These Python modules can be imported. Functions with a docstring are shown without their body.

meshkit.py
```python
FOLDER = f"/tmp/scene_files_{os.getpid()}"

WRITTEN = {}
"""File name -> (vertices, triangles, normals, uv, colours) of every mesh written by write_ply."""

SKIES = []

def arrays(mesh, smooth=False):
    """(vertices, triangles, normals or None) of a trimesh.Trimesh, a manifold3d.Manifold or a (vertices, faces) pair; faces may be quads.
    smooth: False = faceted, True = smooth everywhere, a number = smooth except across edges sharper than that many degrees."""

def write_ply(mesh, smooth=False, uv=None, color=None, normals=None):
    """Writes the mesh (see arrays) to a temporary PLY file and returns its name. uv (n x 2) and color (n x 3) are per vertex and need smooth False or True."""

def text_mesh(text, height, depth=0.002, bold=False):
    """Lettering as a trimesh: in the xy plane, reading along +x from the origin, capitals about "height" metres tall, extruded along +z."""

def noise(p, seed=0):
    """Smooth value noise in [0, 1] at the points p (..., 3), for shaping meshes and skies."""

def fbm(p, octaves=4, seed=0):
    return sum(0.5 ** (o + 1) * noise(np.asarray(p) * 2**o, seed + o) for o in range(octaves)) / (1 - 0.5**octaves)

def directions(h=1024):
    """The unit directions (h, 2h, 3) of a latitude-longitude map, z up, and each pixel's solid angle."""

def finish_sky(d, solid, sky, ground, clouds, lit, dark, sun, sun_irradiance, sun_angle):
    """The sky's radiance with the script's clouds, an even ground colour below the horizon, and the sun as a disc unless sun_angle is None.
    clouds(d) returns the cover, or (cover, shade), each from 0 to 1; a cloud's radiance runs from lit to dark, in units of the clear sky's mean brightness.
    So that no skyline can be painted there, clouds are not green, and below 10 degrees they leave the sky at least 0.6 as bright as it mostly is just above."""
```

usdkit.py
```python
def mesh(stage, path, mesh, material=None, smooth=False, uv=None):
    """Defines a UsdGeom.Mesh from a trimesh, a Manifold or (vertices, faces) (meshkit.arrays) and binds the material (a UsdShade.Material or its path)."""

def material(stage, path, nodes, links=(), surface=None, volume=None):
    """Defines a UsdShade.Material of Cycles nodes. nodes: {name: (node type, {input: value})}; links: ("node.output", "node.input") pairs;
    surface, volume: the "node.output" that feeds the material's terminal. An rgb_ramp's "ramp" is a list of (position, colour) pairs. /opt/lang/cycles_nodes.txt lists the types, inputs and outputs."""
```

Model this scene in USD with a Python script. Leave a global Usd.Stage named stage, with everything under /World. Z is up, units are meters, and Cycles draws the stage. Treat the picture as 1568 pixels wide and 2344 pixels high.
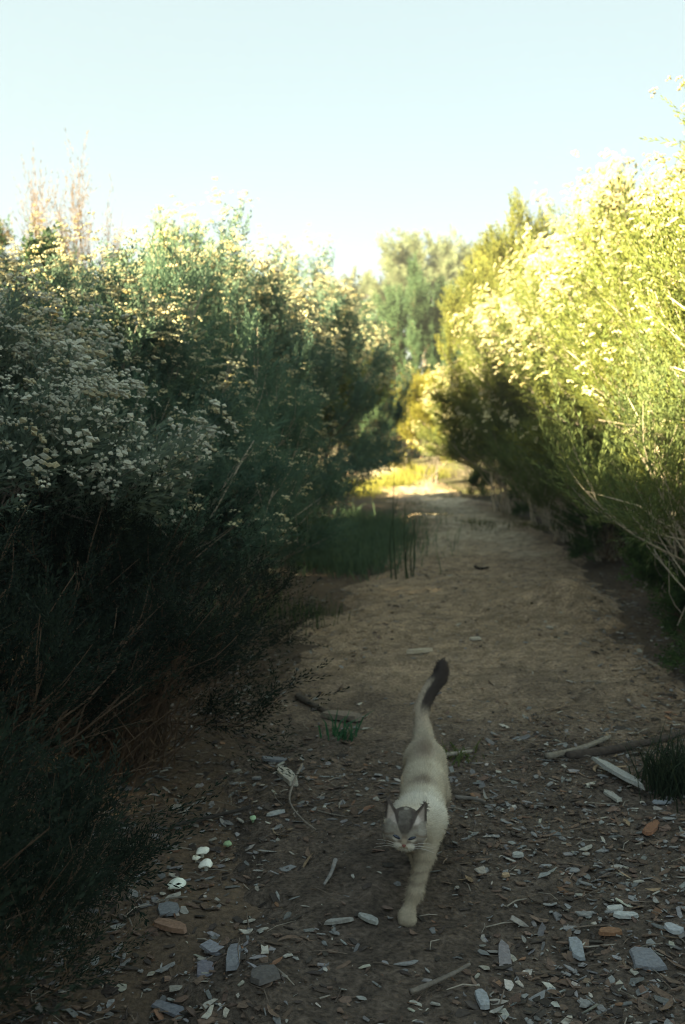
import math, random
import numpy as np
import trimesh
import usdkit, meshkit
from pxr import Usd, UsdGeom, UsdLux, UsdShade, Gf, Sdf, Vt

R = np.random.default_rng(7)
stage = Usd.Stage.CreateInMemory()
UsdGeom.SetStageUpAxis(stage, "Z")
UsdGeom.SetStageMetersPerUnit(stage, 1.0)
UsdGeom.Xform.Define(stage, "/World")
UsdGeom.Scope.Define(stage, "/World/Looks")

# ---------------------------------------------------------------- camera, sky, sun, exposure
CAM_H, PITCH, FPX = 1.2, math.radians(-4.98), 999.0
cam = UsdGeom.Camera.Define(stage, "/World/camera")
cam.AddTranslateOp().Set((0, 0, CAM_H))
cam.AddRotateXOp().Set(90 + math.degrees(PITCH))
cam.CreateHorizontalApertureAttr(24.0)
cam.CreateVerticalApertureAttr(24.0 * 1024 / 685)
cam.CreateFocalLengthAttr(24.0 * FPX / 685)
cam.CreateFStopAttr(4.6)
cam.CreateFocusDistanceAttr(2.15)
cam.CreateClippingRangeAttr((0.05, 2000.0))
cam.CreateExposureAttr(3.7)

SUN_DIR = np.array([-0.89, -0.456, 0.0]); SUN_DIR /= np.linalg.norm(SUN_DIR)
SUN_EL = math.radians(14.5)
SUN_DIR = np.array([SUN_DIR[0] * math.cos(SUN_EL), SUN_DIR[1] * math.cos(SUN_EL), math.sin(SUN_EL)])
SUN_ROT = math.atan2(SUN_DIR[0], SUN_DIR[1])
sky_mat = usdkit.material(stage, "/World/Looks/sky_look", {
    "sky": ("sky_texture", {"sky_type": "single_scattering", "sun_disc": False, "sun_elevation": SUN_EL, "sun_rotation": SUN_ROT,
                            "air_density": 1.0, "aerosol_density": 0.3, "ozone_density": 1.0}),
    "co": ("texture_coordinate", {}), "veil": ("noise_texture", {"scale": 1.3, "detail": 3.0}),   # thin even high haze over the whole sky
    "vr": ("map_range", {"from_min": 0.3, "from_max": 0.7, "to_min": 0.88, "to_max": 0.93}),
    "mx": ("mix_color", {"b": (0.90, 1.15, 1.18)}),
    "bg": ("background_shader", {"strength": 0.051})}, [("co.generated", "veil.vector"), ("veil.fac", "vr.value"), ("vr.result", "mx.fac"), ("sky.color", "mx.a"), ("mx.result", "bg.color")], surface="bg.background")
dome = UsdLux.DomeLight.Define(stage, "/World/sky")
UsdShade.MaterialBindingAPI.Apply(dome.GetPrim()).Bind(sky_mat)
dome.GetPrim().SetCustomDataByKey("kind", "structure")
sun = UsdLux.DistantLight.Define(stage, "/World/sun")
sun.CreateIntensityAttr(1.25); sun.CreateAngleAttr(0.5); sun.CreateNormalizeAttr(True)
sun.CreateColorAttr(Gf.Vec3f(1.0, 0.83, 0.46))
q = Gf.Rotation(Gf.Vec3d(0, 0, 1), Gf.Vec3d(*map(float, SUN_DIR)))
sun.AddTransformOp().Set(Gf.Matrix4d().SetRotate(q))

# ---------------------------------------------------------------- helpers
USED = {}

def numbered(path):
    n = USED.get(path, 0); USED[path] = n + 1
    return path if n == 0 else f"{path}_{n:03d}"

def mesh_prim(path, v, f, mat, tint=None, smooth=False, normals=None):
    m = usdkit.mesh(stage, path, (np.asarray(v), np.asarray(f)), mat, smooth)
    if normals is not None:
        m.CreateNormalsAttr(Vt.Vec3fArray.FromNumpy(np.asarray(normals, np.float32))); m.SetNormalsInterpolation("vertex")
    if tint is not None:
        UsdGeom.PrimvarsAPI(m).CreatePrimvar("tint", Sdf.ValueTypeNames.Color3fArray, "vertex").Set(Vt.Vec3fArray.FromNumpy(np.asarray(tint, np.float32)))
    return m.GetPrim()

def tag(prim, label=None, cat=None, group=None, kind=None):
    for k, v in (("label", label), ("category", cat), ("group", group), ("kind", kind)):
        if v: prim.SetCustomDataByKey(k, v)
    return prim

def thing(name, loc=(0, 0, 0), rotz=0.0, scale=1.0):
    x = UsdGeom.Xform.Define(stage, numbered("/World/" + name))
    x.AddTranslateOp().Set(tuple(map(float, loc))); x.AddRotateZOp().Set(math.degrees(rotz))
    s = scale if np.ndim(scale) else (scale,) * 3
    x.AddScaleOp().Set(tuple(map(float, s)))
    return x.GetPrim()

def part(parent, name, v, f, mat, kind=None, label=None, **kw):
    p = mesh_prim(numbered(f"{parent.GetPath()}/{name}"), v, f, mat, **kw)
    return tag(p, label=label, kind=kind)

def copy_of(src, loc, rotz, scale, label, cat, group=None):
    """a further individual of a kind: references the first one with its parts"""
    o = thing(src.GetName().rstrip("0123456789").rstrip("_"), loc, rotz, scale)
    o.GetReferences().AddInternalReference(src.GetPath()); o.SetInstanceable(True)
    return tag(o, label, cat, group)

def smoothstep(a, b, x):
    t = np.clip((np.asarray(x, float) - a) / (b - a), 0, 1)
    return t * t * (3 - 2 * t)

def tube(pts, r, sides=5, cap=True):
    pts = np.asarray(pts, float); n = len(pts); r = np.broadcast_to(np.asarray(r, float), n)
    d = np.gradient(pts, axis=0); d /= np.linalg.norm(d, axis=1, keepdims=True) + 1e-12
    ref = np.where(np.abs(d[:, 2:3]) < 0.9, [[0, 0, 1.0]], [[1.0, 0, 0]])
    a = np.cross(d, ref[0] if np.abs(d[:, 2]).mean() < 0.9 else [1.0, 0, 0]); a /= np.linalg.norm(a, axis=1, keepdims=True) + 1e-12
    b = np.cross(d, a)
    t = np.arange(sides) / sides * 2 * np.pi
    v = pts[:, None] + r[:, None, None] * (np.cos(t)[None, :, None] * a[:, None] + np.sin(t)[None, :, None] * b[:, None])
    v = v.reshape(-1, 3); f = []
    for i in range(n - 1):
        for k in range(sides):
            p, q2 = i * sides + k, i * sides + (k + 1) % sides
            f += [[p, q2, q2 + sides], [p, q2 + sides, p + sides]]
    if cap:
        for k in range(1, sides - 1):
            f += [[0, k + 1, k], [(n - 1) * sides, (n - 1) * sides + k, (n - 1) * sides + k + 1]]
    return v, np.array(f)

def join(parts):
    vs, fs, at = [], [], 0
    for v, f in parts:
        vs.append(v); fs.append(np.asarray(f) + at); at += len(v)
    return np.vstack(vs), np.vstack(fs)

def curve(*cp, n=10):
    """smooth curve through control points (Catmull-Rom)"""
    p = np.array(cp, float); p = np.vstack([2 * p[0] - p[1], p, 2 * p[-1] - p[-2]])
    out, m = [], len(cp) - 1
    for t in np.linspace(0, m - 1e-6, n):
        i = int(t); u = t - i
        a, b, c, d = p[i:i + 4]
        out.append(0.5 * (2 * b + (c - a) * u + (2 * a - 5 * b + 4 * c - d) * u * u + (3 * b - a - 3 * c + d) * u ** 3))
    return np.array(out)

# ---------------------------------------------------------------- terrain
TRACK = np.array([  # y, left edge, right edge
    [-6, -0.7, 1.5], [0, -0.55, 1.45], [2.3, -0.5, 1.35], [4, -0.42, 1.55], [5.7, -0.36, 1.75], [8.7, 0.25, 2.25], [11, 0.6, 2.4],
    [13.3, 0.75, 2.4], [16, 0.7, 2.15], [19, 0.35, 1.9], [22, -0.4, 1.6], [25, -2.0, 1.2], [28, -4.0, 0.0]])

def track_edges(y):
    return np.interp(y, TRACK[:, 0], TRACK[:, 1]), np.interp(y, TRACK[:, 0], TRACK[:, 2])

def hump(x, y, cx, cy, rx, ry, h):
    return h * np.exp(-((x - cx) / rx) ** 2 - ((y - cy) / ry) ** 2)

def ground_z(x, y):
    x, y = np.asarray(x, float), np.asarray(y, float)
    p = np.stack([x, y, np.zeros_like(x)], -1)
    a, b = track_edges(y)
    off = np.maximum(np.maximum(a - x, x - b), 0)
    z = 0.75 * smoothstep(13, 34, y) + 0.10 * smoothstep(0.0, 1.6, off)
    z = z + (meshkit.fbm(p * 0.9, 3, 3) - 0.5) * 0.07 + (meshkit.fbm(p * 5.0, 2, 9) - 0.5) * 0.025
    z = z + hump(x, y, 1.42, 6.45, 0.22, 0.22, 0.13) + hump(x, y, 1.6, 6.3, 0.5, 0.5, 0.04)
    z = z + hump(x, y, 1.0, 26, 0.9, 1.0, 0.25)
    return z

def track_lift(x, y):
    """how far the trodden surface of the track lies above the ground (below it beyond the ragged edges)"""
    x, y = np.asarray(x, float), np.asarray(y, float)
    a, b = track_edges(y); u = (x - a) / (b - a)
    p = np.stack([x, y, 0 * x], -1)
    wob = (meshkit.fbm(p * 1.7, 4, 31) - 0.5) * 0.55 + (meshkit.fbm(p * 7, 2, 32) - 0.5) * 0.15
    e = np.minimum(u, 1 - u) * 2 + wob * 0.9          # 0 at the edge, 1 along the middle
    dz = 0.030 - 0.075 * (1 - smoothstep(-0.1, 0.28, e)) - 0.010 * np.exp(-((e - 0.9) / 0.35) ** 2)
    return dz + (meshkit.fbm(p * 14, 2, 33) - 0.5) * 0.014 + (meshkit.fbm(p * 5.5, 2, 34) - 0.5) * 0.032, e

_base = ground_z
FOOT = float(_base(0.15, 2.33) + max(0, track_lift(0.15, 2.33)[0]))
def ground_z(x, y): return _base(x, y) - FOOT
def surf_z(x, y): return ground_z(x, y) + np.maximum(0, track_lift(x, y)[0])

def at(dx, dy, z=None):
    """where the sight line through a point of the 1568 x 2344 photograph meets the ground (or the height z)"""
    px, py = dx * 0.43686, dy * 0.43686
    d = np.array([(px - 342.5) / FPX, 1.0, (512 - py) / FPX])
    c, s = math.cos(PITCH), math.sin(PITCH)
    d = np.array([d[0], c * d[1] - s * d[2], s * d[1] + c * d[2]])
    zz = 0.0 if z is None else z
    for _ in range(8):
        t = (zz - CAM_H) / d[2]
        p = np.array([0, 0, CAM_H]) + t * d
        if z is not None: break
        zz = float(surf_z(p[0], p[1]))
    return p

def at_depth(dx, dy, y):
    px, py = dx * 0.43686, dy * 0.43686
    d = np.array([(px - 342.5) / FPX, 1.0, (512 - py) / FPX])
    c, s = math.cos(PITCH), math.sin(PITCH)
    d = np.array([d[0], c * d[1] - s * d[2], s * d[1] + c * d[2]])
    return np.array([0, 0, CAM_H]) + d * (y / d[1])

# ---------------------------------------------------------------- materials
def look(name, nodes, links, surface="p.BSDF"):
    return usdkit.material(stage, "/World/Looks/" + name, nodes, links, surface=surface)

def tint_look(name, rough=0.85, noise=40.0, amount=0.35, bump=0.0, spec=0.2):
    n = {"t": ("attribute", {"attribute": "tint"}), "c": ("geometry", {}),
         "n": ("noise_texture", {"scale": noise, "detail": 5.0, "roughness": 0.6}),
         "r": ("map_range", {"from_min": 0.25, "from_max": 0.75, "to_min": 1 - amount, "to_max": 1 + amount}),
         "m": ("mix_color", {"blend_type": "multiply", "fac": 1.0}),
         "p": ("principled_bsdf", {"roughness": rough, "specular_ior_level": spec})}
    l = [("c.position", "n.vector"), ("n.fac", "r.value"), ("t.color", "m.a"), ("r.result", "m.b"), ("m.result", "p.base_color")]
    if bump:
        n["b"] = ("bump", {"strength": 1.0, "distance": bump}); l += [("n.fac", "b.height"), ("b.normal", "p.normal")]
    return look(name, n, l)

def leaf_look(name, spread=0.35, transl=0.4):
    n = {"t": ("attribute", {"attribute": "tint"}), "o": ("object_info", {}),
         "r": ("map_range", {"to_min": 1 - spread * 0.5, "to_max": 1 + spread * 0.5}),
         "m": ("mix_color", {"blend_type": "multiply", "fac": 1.0}),
         "p": ("principled_bsdf", {"roughness": 0.72, "specular_ior_level": 0.14}),
         "h": ("hsv", {"hue": 0.487, "saturation": 1.0, "value": 1.45}),
         "tr": ("translucent_bsdf", {}), "x": ("mix_closure", {"fac": transl})}
    l = [("o.random", "r.value"), ("t.color", "m.a"), ("r.result", "m.b"), ("m.result", "p.base_color"), ("m.result", "h.color"),
         ("h.color", "tr.color"), ("p.BSDF", "x.closure1"), ("tr.BSDF", "x.closure2")]
    return look(name, n, l, "x.closure")

M_GROUND = tint_look("ground_look", 0.95, 55, 0.45, 0.012)
M_TRACK = tint_look("track_look", 0.95, 70, 0.75, 0.018)
M_CHIP = tint_look("bark_chip_look", 0.8, 130, 0.35, 0.002, 0.3)
M_LEAF = leaf_look("leaf_look")
M_FLOWER = leaf_look("flower_look", 0.15, 0.3)
M_BARK = tint_look("bark_look", 0.9, 60, 0.4, 0.003)
M_FUR = tint_look("fur_look", 0.75, 160, 0.16, 0.0, 0.15)
M_SKIN = tint_look("mushroom_look", 0.6, 120, 0.12)
M_EYE = look("eye_look", {"p": ("principled_bsdf", {"base_color": (0.012, 0.018, 0.035), "roughness": 0.08})}, [])

# ---------------------------------------------------------------- ground and track
def sheet(xs, ys, zfun):
    X, Y = np.meshgrid(xs, ys, indexing="xy")
    v = np.stack([X, Y, zfun(X, Y)], -1).reshape(-1, 3)
    nx, ny = len(xs), len(ys)
    i = (np.arange(ny - 1)[:, None] * nx + np.arange(nx - 1)[None]).ravel()
    return v, np.stack([i, i + 1, i + nx + 1, i + nx], 1)

def spaced(*segs):
    return np.unique(np.concatenate([np.linspace(a, b, n) for a, b, n in segs]).round(5))

xs = spaced((-300, -20, 12), (-20, -4, 33), (-4, 5, 160), (5, 20, 31), (20, 300, 12))
ys = spaced((-60, -4, 15), (-4, 1.5, 56), (1.5, 8, 140), (8, 30, 150), (30, 60, 31), (60, 500, 14))
v, f = sheet(xs, ys, ground_z)
n1 = meshkit.fbm(v * [1.6, 1.6, 0], 4, 21)[:, None]; n2 = meshkit.fbm(v * [6, 6, 0], 3, 22)[:, None]
soil, duff = np.array([0.070, 0.055, 0.043]), np.array([0.115, 0.085, 0.060])
t = soil + (duff - soil) * np.clip(n1 * 1.6 - 0.3 + (n2 - 0.5) * 0.8, 0, 1)
g = smoothstep(14, 18, v[:, 1])[:, None] * np.clip(n1 * 2 - 0.4, 0, 1)
t = t * (1 - g) + np.array([0.10, 0.10, 0.045]) * g
tag(mesh_prim("/World/ground", v, f, M_GROUND, t, smooth=True), kind="structure")

ty = spaced((-5, 1.5, 40), (1.5, 9, 250), (9, 27.5, 260)); tu = np.linspace(-0.12, 1.12, 90)
A, B = track_edges(ty)
tx = A[:, None] + (B - A)[:, None] * tu[None]
Y = np.repeat(ty[:, None], len(tu), 1)
dz, edge = track_lift(tx, Y)
Z = ground_z(tx, Y) + dz
v = np.stack([tx, Y, Z], -1).reshape(-1, 3)
nu = len(tu)
i = (np.arange(len(ty) - 1)[:, None] * nu + np.arange(nu - 1)[None]).ravel()
f = np.stack([i, i + 1, i + nu + 1, i + nu], 1)
e = edge.reshape(-1, 1); n1 = meshkit.fbm(v * [2.2, 2.2, 0], 4, 41)[:, None]; n3 = meshkit.fbm(v * [24, 24, 0], 2, 42)[:, None]
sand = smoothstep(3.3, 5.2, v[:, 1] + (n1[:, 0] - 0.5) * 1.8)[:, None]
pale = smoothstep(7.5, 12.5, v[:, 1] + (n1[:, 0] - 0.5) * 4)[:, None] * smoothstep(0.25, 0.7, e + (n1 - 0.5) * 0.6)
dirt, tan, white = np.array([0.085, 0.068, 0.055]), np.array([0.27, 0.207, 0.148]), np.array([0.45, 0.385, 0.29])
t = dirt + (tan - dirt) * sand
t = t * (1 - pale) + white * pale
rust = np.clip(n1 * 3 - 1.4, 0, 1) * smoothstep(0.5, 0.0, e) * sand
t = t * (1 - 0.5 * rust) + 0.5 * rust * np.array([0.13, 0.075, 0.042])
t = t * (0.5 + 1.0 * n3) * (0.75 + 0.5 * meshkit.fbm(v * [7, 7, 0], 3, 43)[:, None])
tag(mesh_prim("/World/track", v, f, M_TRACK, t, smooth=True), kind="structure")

# ---------------------------------------------------------------- thin haze volume, added to veil and lift the shade
M_HAZE = usdkit.material(stage, "/World/Looks/haze_look", {"p": ("principled_volume", {"color": (0.92, 0.97, 1.0), "density": 0.0012, "anisotropy": 0.1})}, [], volume="p.volume")
hb = trimesh.creation.box(bounds=((-320, -80, -6), (320, 520, 14)))
tag(mesh_prim("/World/haze", hb.vertices, hb.faces, M_HAZE), "thin haze added over the bush track to veil the shade", "haze", kind="stuff")

# ---------------------------------------------------------------- shrubs
def leaf_sprig(rng, n, L, ll, lw, angle, droop=0.0):
    """one leafy shoot along +z: n slender diamond leaves (two triangles each)"""
    vs, fs = [], []
    for k in range(n):
        s = (k + rng.uniform(0, 1)) / n
        az = k * 2.399 + rng.uniform(-0.5, 0.5)
        el = angle * (1.15 - 0.6 * s) * rng.uniform(0.7, 1.3)
        d = np.array([math.sin(el) * math.cos(az), math.sin(el) * math.sin(az), math.cos(el)])
        side = np.cross(d, [math.cos(az + 0.9), math.sin(az + 0.9), 0.35]); side /= np.linalg.norm(side)
        b = np.array([0, 0, s * L]) + 0.004 * d
        l, w = ll * rng.uniform(0.7, 1.2) * (1.05 - 0.35 * s), lw * rng.uniform(0.8, 1.2)
        c = b + d * l * 0.45
        m = len(vs)
        vs += [b, c + side * w / 2, b + d * l + np.array([0, 0, -droop * l]), c - side * w / 2]
        fs += [[m, m + 1, m + 2], [m, m + 2, m + 3]]
    return np.array(vs), np.array(fs)

def frames(d, roll):
    d = d / (np.linalg.norm(d, axis=1, keepdims=True) + 1e-12)
    ref = np.where(np.abs(d[:, 2:3]) < 0.95, np.array([[0, 0, 1.0]]), np.array([[1.0, 0, 0]]))
    a = np.cross(ref, d); a /= np.linalg.norm(a, axis=1, keepdims=True)
    b = np.cross(d, a)
    c, s = np.cos(roll)[:, None], np.sin(roll)[:, None]
    return np.stack([a * c + b * s, b * c - a * s, d], 2)      # columns

def scatter(protos, pos, dirs, scale, tones, rng):
    """copies of small meshes joined into one; returns v, f, tint"""
    which = rng.integers(len(protos), size=len(pos))
    vs, fs, ts, at0 = [], [], [], 0
    for w, (pv, pf) in enumerate(protos):
        m = which == w
        if not m.any(): continue
        F = frames(dirs[m], rng.uniform(0, 6.28, m.sum()))
        v = np.einsum("nij,kj->nki", F, pv) * scale[m][:, None, None] + pos[m][:, None]
        k = len(pv)
        f = pf[None] + (np.arange(m.sum()) * k)[:, None, None] + at0
        vs.append(v.reshape(-1, 3)); fs.append(f.reshape(-1, 3)); ts.append(np.repeat(tones[m], k, 0)); at0 += v.shape[0] * k
    return np.vstack(vs), np.vstack(fs), np.vstack(ts)

def blob(rng, r=0.011):
    o = trimesh.Trimesh([[1, 0, 0], [-1, 0, 0], [0, 1, 0], [0, -1, 0], [0, 0, 1], [0, 0, -1]], [[0, 2, 4], [2, 1, 4], [1, 3, 4], [3, 0, 4], [2, 0, 5], [1, 2, 5], [3, 1, 5], [0, 3, 5]], process=False)
    v = np.array(o.vertices) * r * rng.uniform(0.8, 1.2, (6, 1)) * [1, 1, 0.85]
    return v, np.array(o.faces)

def flower_head(rng):
    """a corymb: a loose flat-topped bunch of small fluffy heads"""
    ps = []
    for k in range(5):
        v, f = blob(rng, rng.uniform(0.007, 0.013))
        a, r = k * 2.4, 0.012 * math.sqrt(k + 0.3) * rng.uniform(0.8, 1.4)
        ps.append((v + [r * math.cos(a), r * math.sin(a), 0.03 - r * 0.35 + rng.uniform(-0.006, 0.006)], f))
    return join(ps)

BARK = {"pale": (0.40, 0.35, 0.28), "grey": (0.16, 0.14, 0.12), "brown": (0.11, 0.075, 0.05), "white": (0.42, 0.39, 0.34)}

def make_shrub(name, seed, h=2.6, rad=1.0, zb=0.6, lean=(0, 0), nstem=7, nbranch=34, sub=7, sprigs=4200, leaf=dict(n=16, L=0.17, ll=0.042, lw=0.009, angle=0.6),
               tone=(0.085, 0.105, 0.035), tone2=None, flowers=0, up=0.9, bark="grey", dead=60, stem_r=0.016, loc=(0, 0, 0), rotz=0, scale=1.0,
               flower_tone=(0.52, 0.49, 0.32), top=0.55, tipgrow=0.35, droop=0.0):
    rng = np.random.default_rng(seed)
    root = thing(name, loc, rotz, scale)
    lean = np.array([*lean, 0.0])
    # crown envelope with bumps
    ends = []
    for k in range(nbranch):
        a = k * 2.399 + rng.uniform(-0.4, 0.4); r = math.sqrt((k + 0.5) / nbranch)
        rr = rad * r * rng.uniform(0.8, 1.2)
        zt = h * (1 - (1 - top) * r ** 2.2) * rng.uniform(0.86, 1.06)
        if r > 0.72 and rng.random() < 0.45: zt = zb + (zt - zb) * rng.uniform(0.15, 0.9)
        ends.append(np.array([rr * math.cos(a), rr * math.sin(a), zt]) + lean * (zt / h))
    stems, stem_curves = [], []
    for k in range(nstem):
        e = ends[int((k + 0.5) * nbranch / nstem)]
        b = np.array([rng.normal(0, 0.10), rng.normal(0, 0.10), -0.03])
        z1 = zb + (e[2] - zb) * 0.35
        mid = b + (e - b) * 0.45; mid[2] = z1; mid[:2] *= rng.uniform(0.55, 0.9)
        c = curve(b, (b + mid) / 2 + [*rng.normal(0, 0.05, 2), 0], mid + [*rng.normal(0, 0.05, 2), 0], (mid + e) / 2 + [*rng.normal(0, 0.06, 2), 0.05], e, n=12)
        c[1:-1] += rng.normal(0, 0.012, (10, 3))
        stem_curves.append(c)
        rr = stem_r * rng.uniform(0.7, 1.25) * np.linspace(1, 0.22, 12)
        v, f = tube(c, rr, 6)
        tb = np.tile(np.array(BARK[bark]) * rng.uniform(0.75, 1.25), (len(v), 1))
        part(root, "stem", v, f, M_BARK, tint=tb, smooth=True)
    twigs, pos, dirs, tips, tipdirs = [], [], [], [], []
    for k, e in enumerate(ends):
        c0 = stem_curves[rng.integers(nstem)]
        d2 = [np.linalg.norm(c[4:8] - e, axis=1).min() for c in stem_curves]
        c0 = stem_curves[int(np.argmin(d2))] if rng.random() < 0.75 else c0
        s = c0[rng.integers(3, 7)]
        m = (s + e) / 2 + np.array([*rng.normal(0, 0.06, 2), 0.0]); m[:2] += (e - s)[:2] * 0.12
        br = curve(s, m, e, n=8)
        twigs.append(tube(br, np.linspace(0.008, 0.003, 8) * (stem_r / 0.016), 4, False))
        for j in range(sub):
            t0 = rng.uniform(0.3, 1.0) ** 0.8
            o = br[min(int(t0 * 7), 7)]
            dd = (br[-1] - br[-2]); dd = dd / np.linalg.norm(dd)
            out = o - np.array([lean[0] * 0.5, lean[1] * 0.5, 0.45 * h]); out /= np.linalg.norm(out) + 1e-9
            d = dd * 0.6 + out * 0.5 + rng.normal(0, 0.42, 3) + [0, 0, up]
            d /= np.linalg.norm(d)
            L = tipgrow * rng.uniform(0.5, 1.3)
            bend = d + np.array([*rng.normal(0, 0.2, 2), 0.25 - droop]); bend /= np.linalg.norm(bend)
            sb = curve(o, o + d * L * 0.5, o + d * L * 0.5 + bend * L * 0.5, n=5)
            twigs.append(tube(sb, np.linspace(0.0035, 0.0014, 5), 3, False))
            ns = max(1, int(round(sprigs / (nbranch * sub))))
            for q2 in range(ns):
                u = rng.uniform(0.15, 1.0); i0 = u * 4; i1 = min(int(i0), 3)
                p = sb[i1] * (1 - (i0 - i1)) + sb[i1 + 1] * (i0 - i1)
                pos.append(p + rng.normal(0, 0.035, 3)); dirs.append(d * 0.6 + bend * 0.3 + rng.normal(0, 0.38, 3) + [0, 0, 0.25 * up - droop])
            tips.append(sb[-1]); tipdirs.append(bend)
    for k in range(dead):      # bare dead twigs among the stems
        c0 = stem_curves[rng.integers(nstem)]; s = c0[rng.integers(0, 5)] + rng.normal(0, 0.05, 3)
        s[2] = max(s[2], 0.0)
        d = np.array([*rng.normal(0, 0.45, 2), 1.0]); L = rng.uniform(0.3, 0.9)
        d /= np.linalg.norm(d)
        twigs.append(tube(curve(s, s + d * L * 0.5 + rng.normal(0, 0.04, 3), s + d * L + rng.normal(0, 0.06, 3), n=5), np.linspace(0.0035, 0.0012, 5), 3, False))
    v, f = join(twigs)
    part(root, "twigs", v, f, M_BARK, kind="stuff", tint=np.tile(np.array(BARK[bark]) * 0.85, (len(v), 1)))
    pos, dirs = np.array(pos), np.array(dirs)
    protos = [leaf_sprig(rng, **leaf, droop=droop) for _ in range(5)]
    u = rng.random((len(pos), 1)); tone2 = tone2 or tuple(np.array(tone) * [1.45, 1.2, 0.9])
    tn = (np.array(tone) * (1 - u) + np.array(tone2) * u) * rng.uniform(0.75, 1.25, (len(pos), 1))
    v, f, tt = scatter(protos, pos, dirs, rng.uniform(0.75, 1.25, len(pos)), tn, rng)
    part(root, "foliage", v, f, M_LEAF, kind="stuff", tint=tt)
    if flowers:
        tips, td = np.array(tips), np.array(tipdirs)
        ctr = np.array([lean[0] * 0.5, lean[1] * 0.5, h * 0.45])
        score = (tips[:, 2] / h) * 1.0 + np.linalg.norm((tips - ctr) / [rad, rad, h * 0.5], axis=1) * 0.6 + rng.normal(0, 0.22, len(tips))
        keep = np.argsort(-score)[:int(len(tips) * 0.62)]; m8 = max(1, flowers // len(keep))
        p = np.repeat(tips[keep], m8, 0) + np.repeat(td[keep], m8, 0) * rng.uniform(0.0, 0.24, (len(keep) * m8, 1)) + rng.normal(0, 0.055, (len(keep) * m8, 3)); d = np.repeat(td[keep], m8, 0) + rng.normal(0, 0.35, (len(keep) * m8, 3)) + [0, 0, 0.5]
        tn = np.array(flower_tone) * rng.uniform(0.75, 1.15, (len(p), 1)) * np.where(rng.random((len(p), 1)) < 0.1, [0.85, 0.78, 0.62], [1, 1, 1])
        v, f, tt = scatter([flower_head(rng) for _ in range(4)], p, d, 0.35 + 0.95 * rng.random(len(p)) ** 1.4, tn, rng)
        part(root, "flowers", v, f, M_FLOWER, kind="stuff", tint=tt)
    return root

G = lambda x, y: (x, y, float(ground_z(x, y)) - 0.02)
def settle(root, x, y, rz, s, label, cat, group=None):
    """puts a kind's first individual at its place"""
    p = UsdGeom.Xformable(root); ops = p.GetOrderedXformOps()
    ops[0].Set(tuple(map(float, G(x, y)))); ops[1].Set(math.degrees(rz)); ops[2].Set(tuple(map(float, s if np.ndim(s) else (s,) * 3)))
    tag(root, label, cat, group); return root

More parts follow.
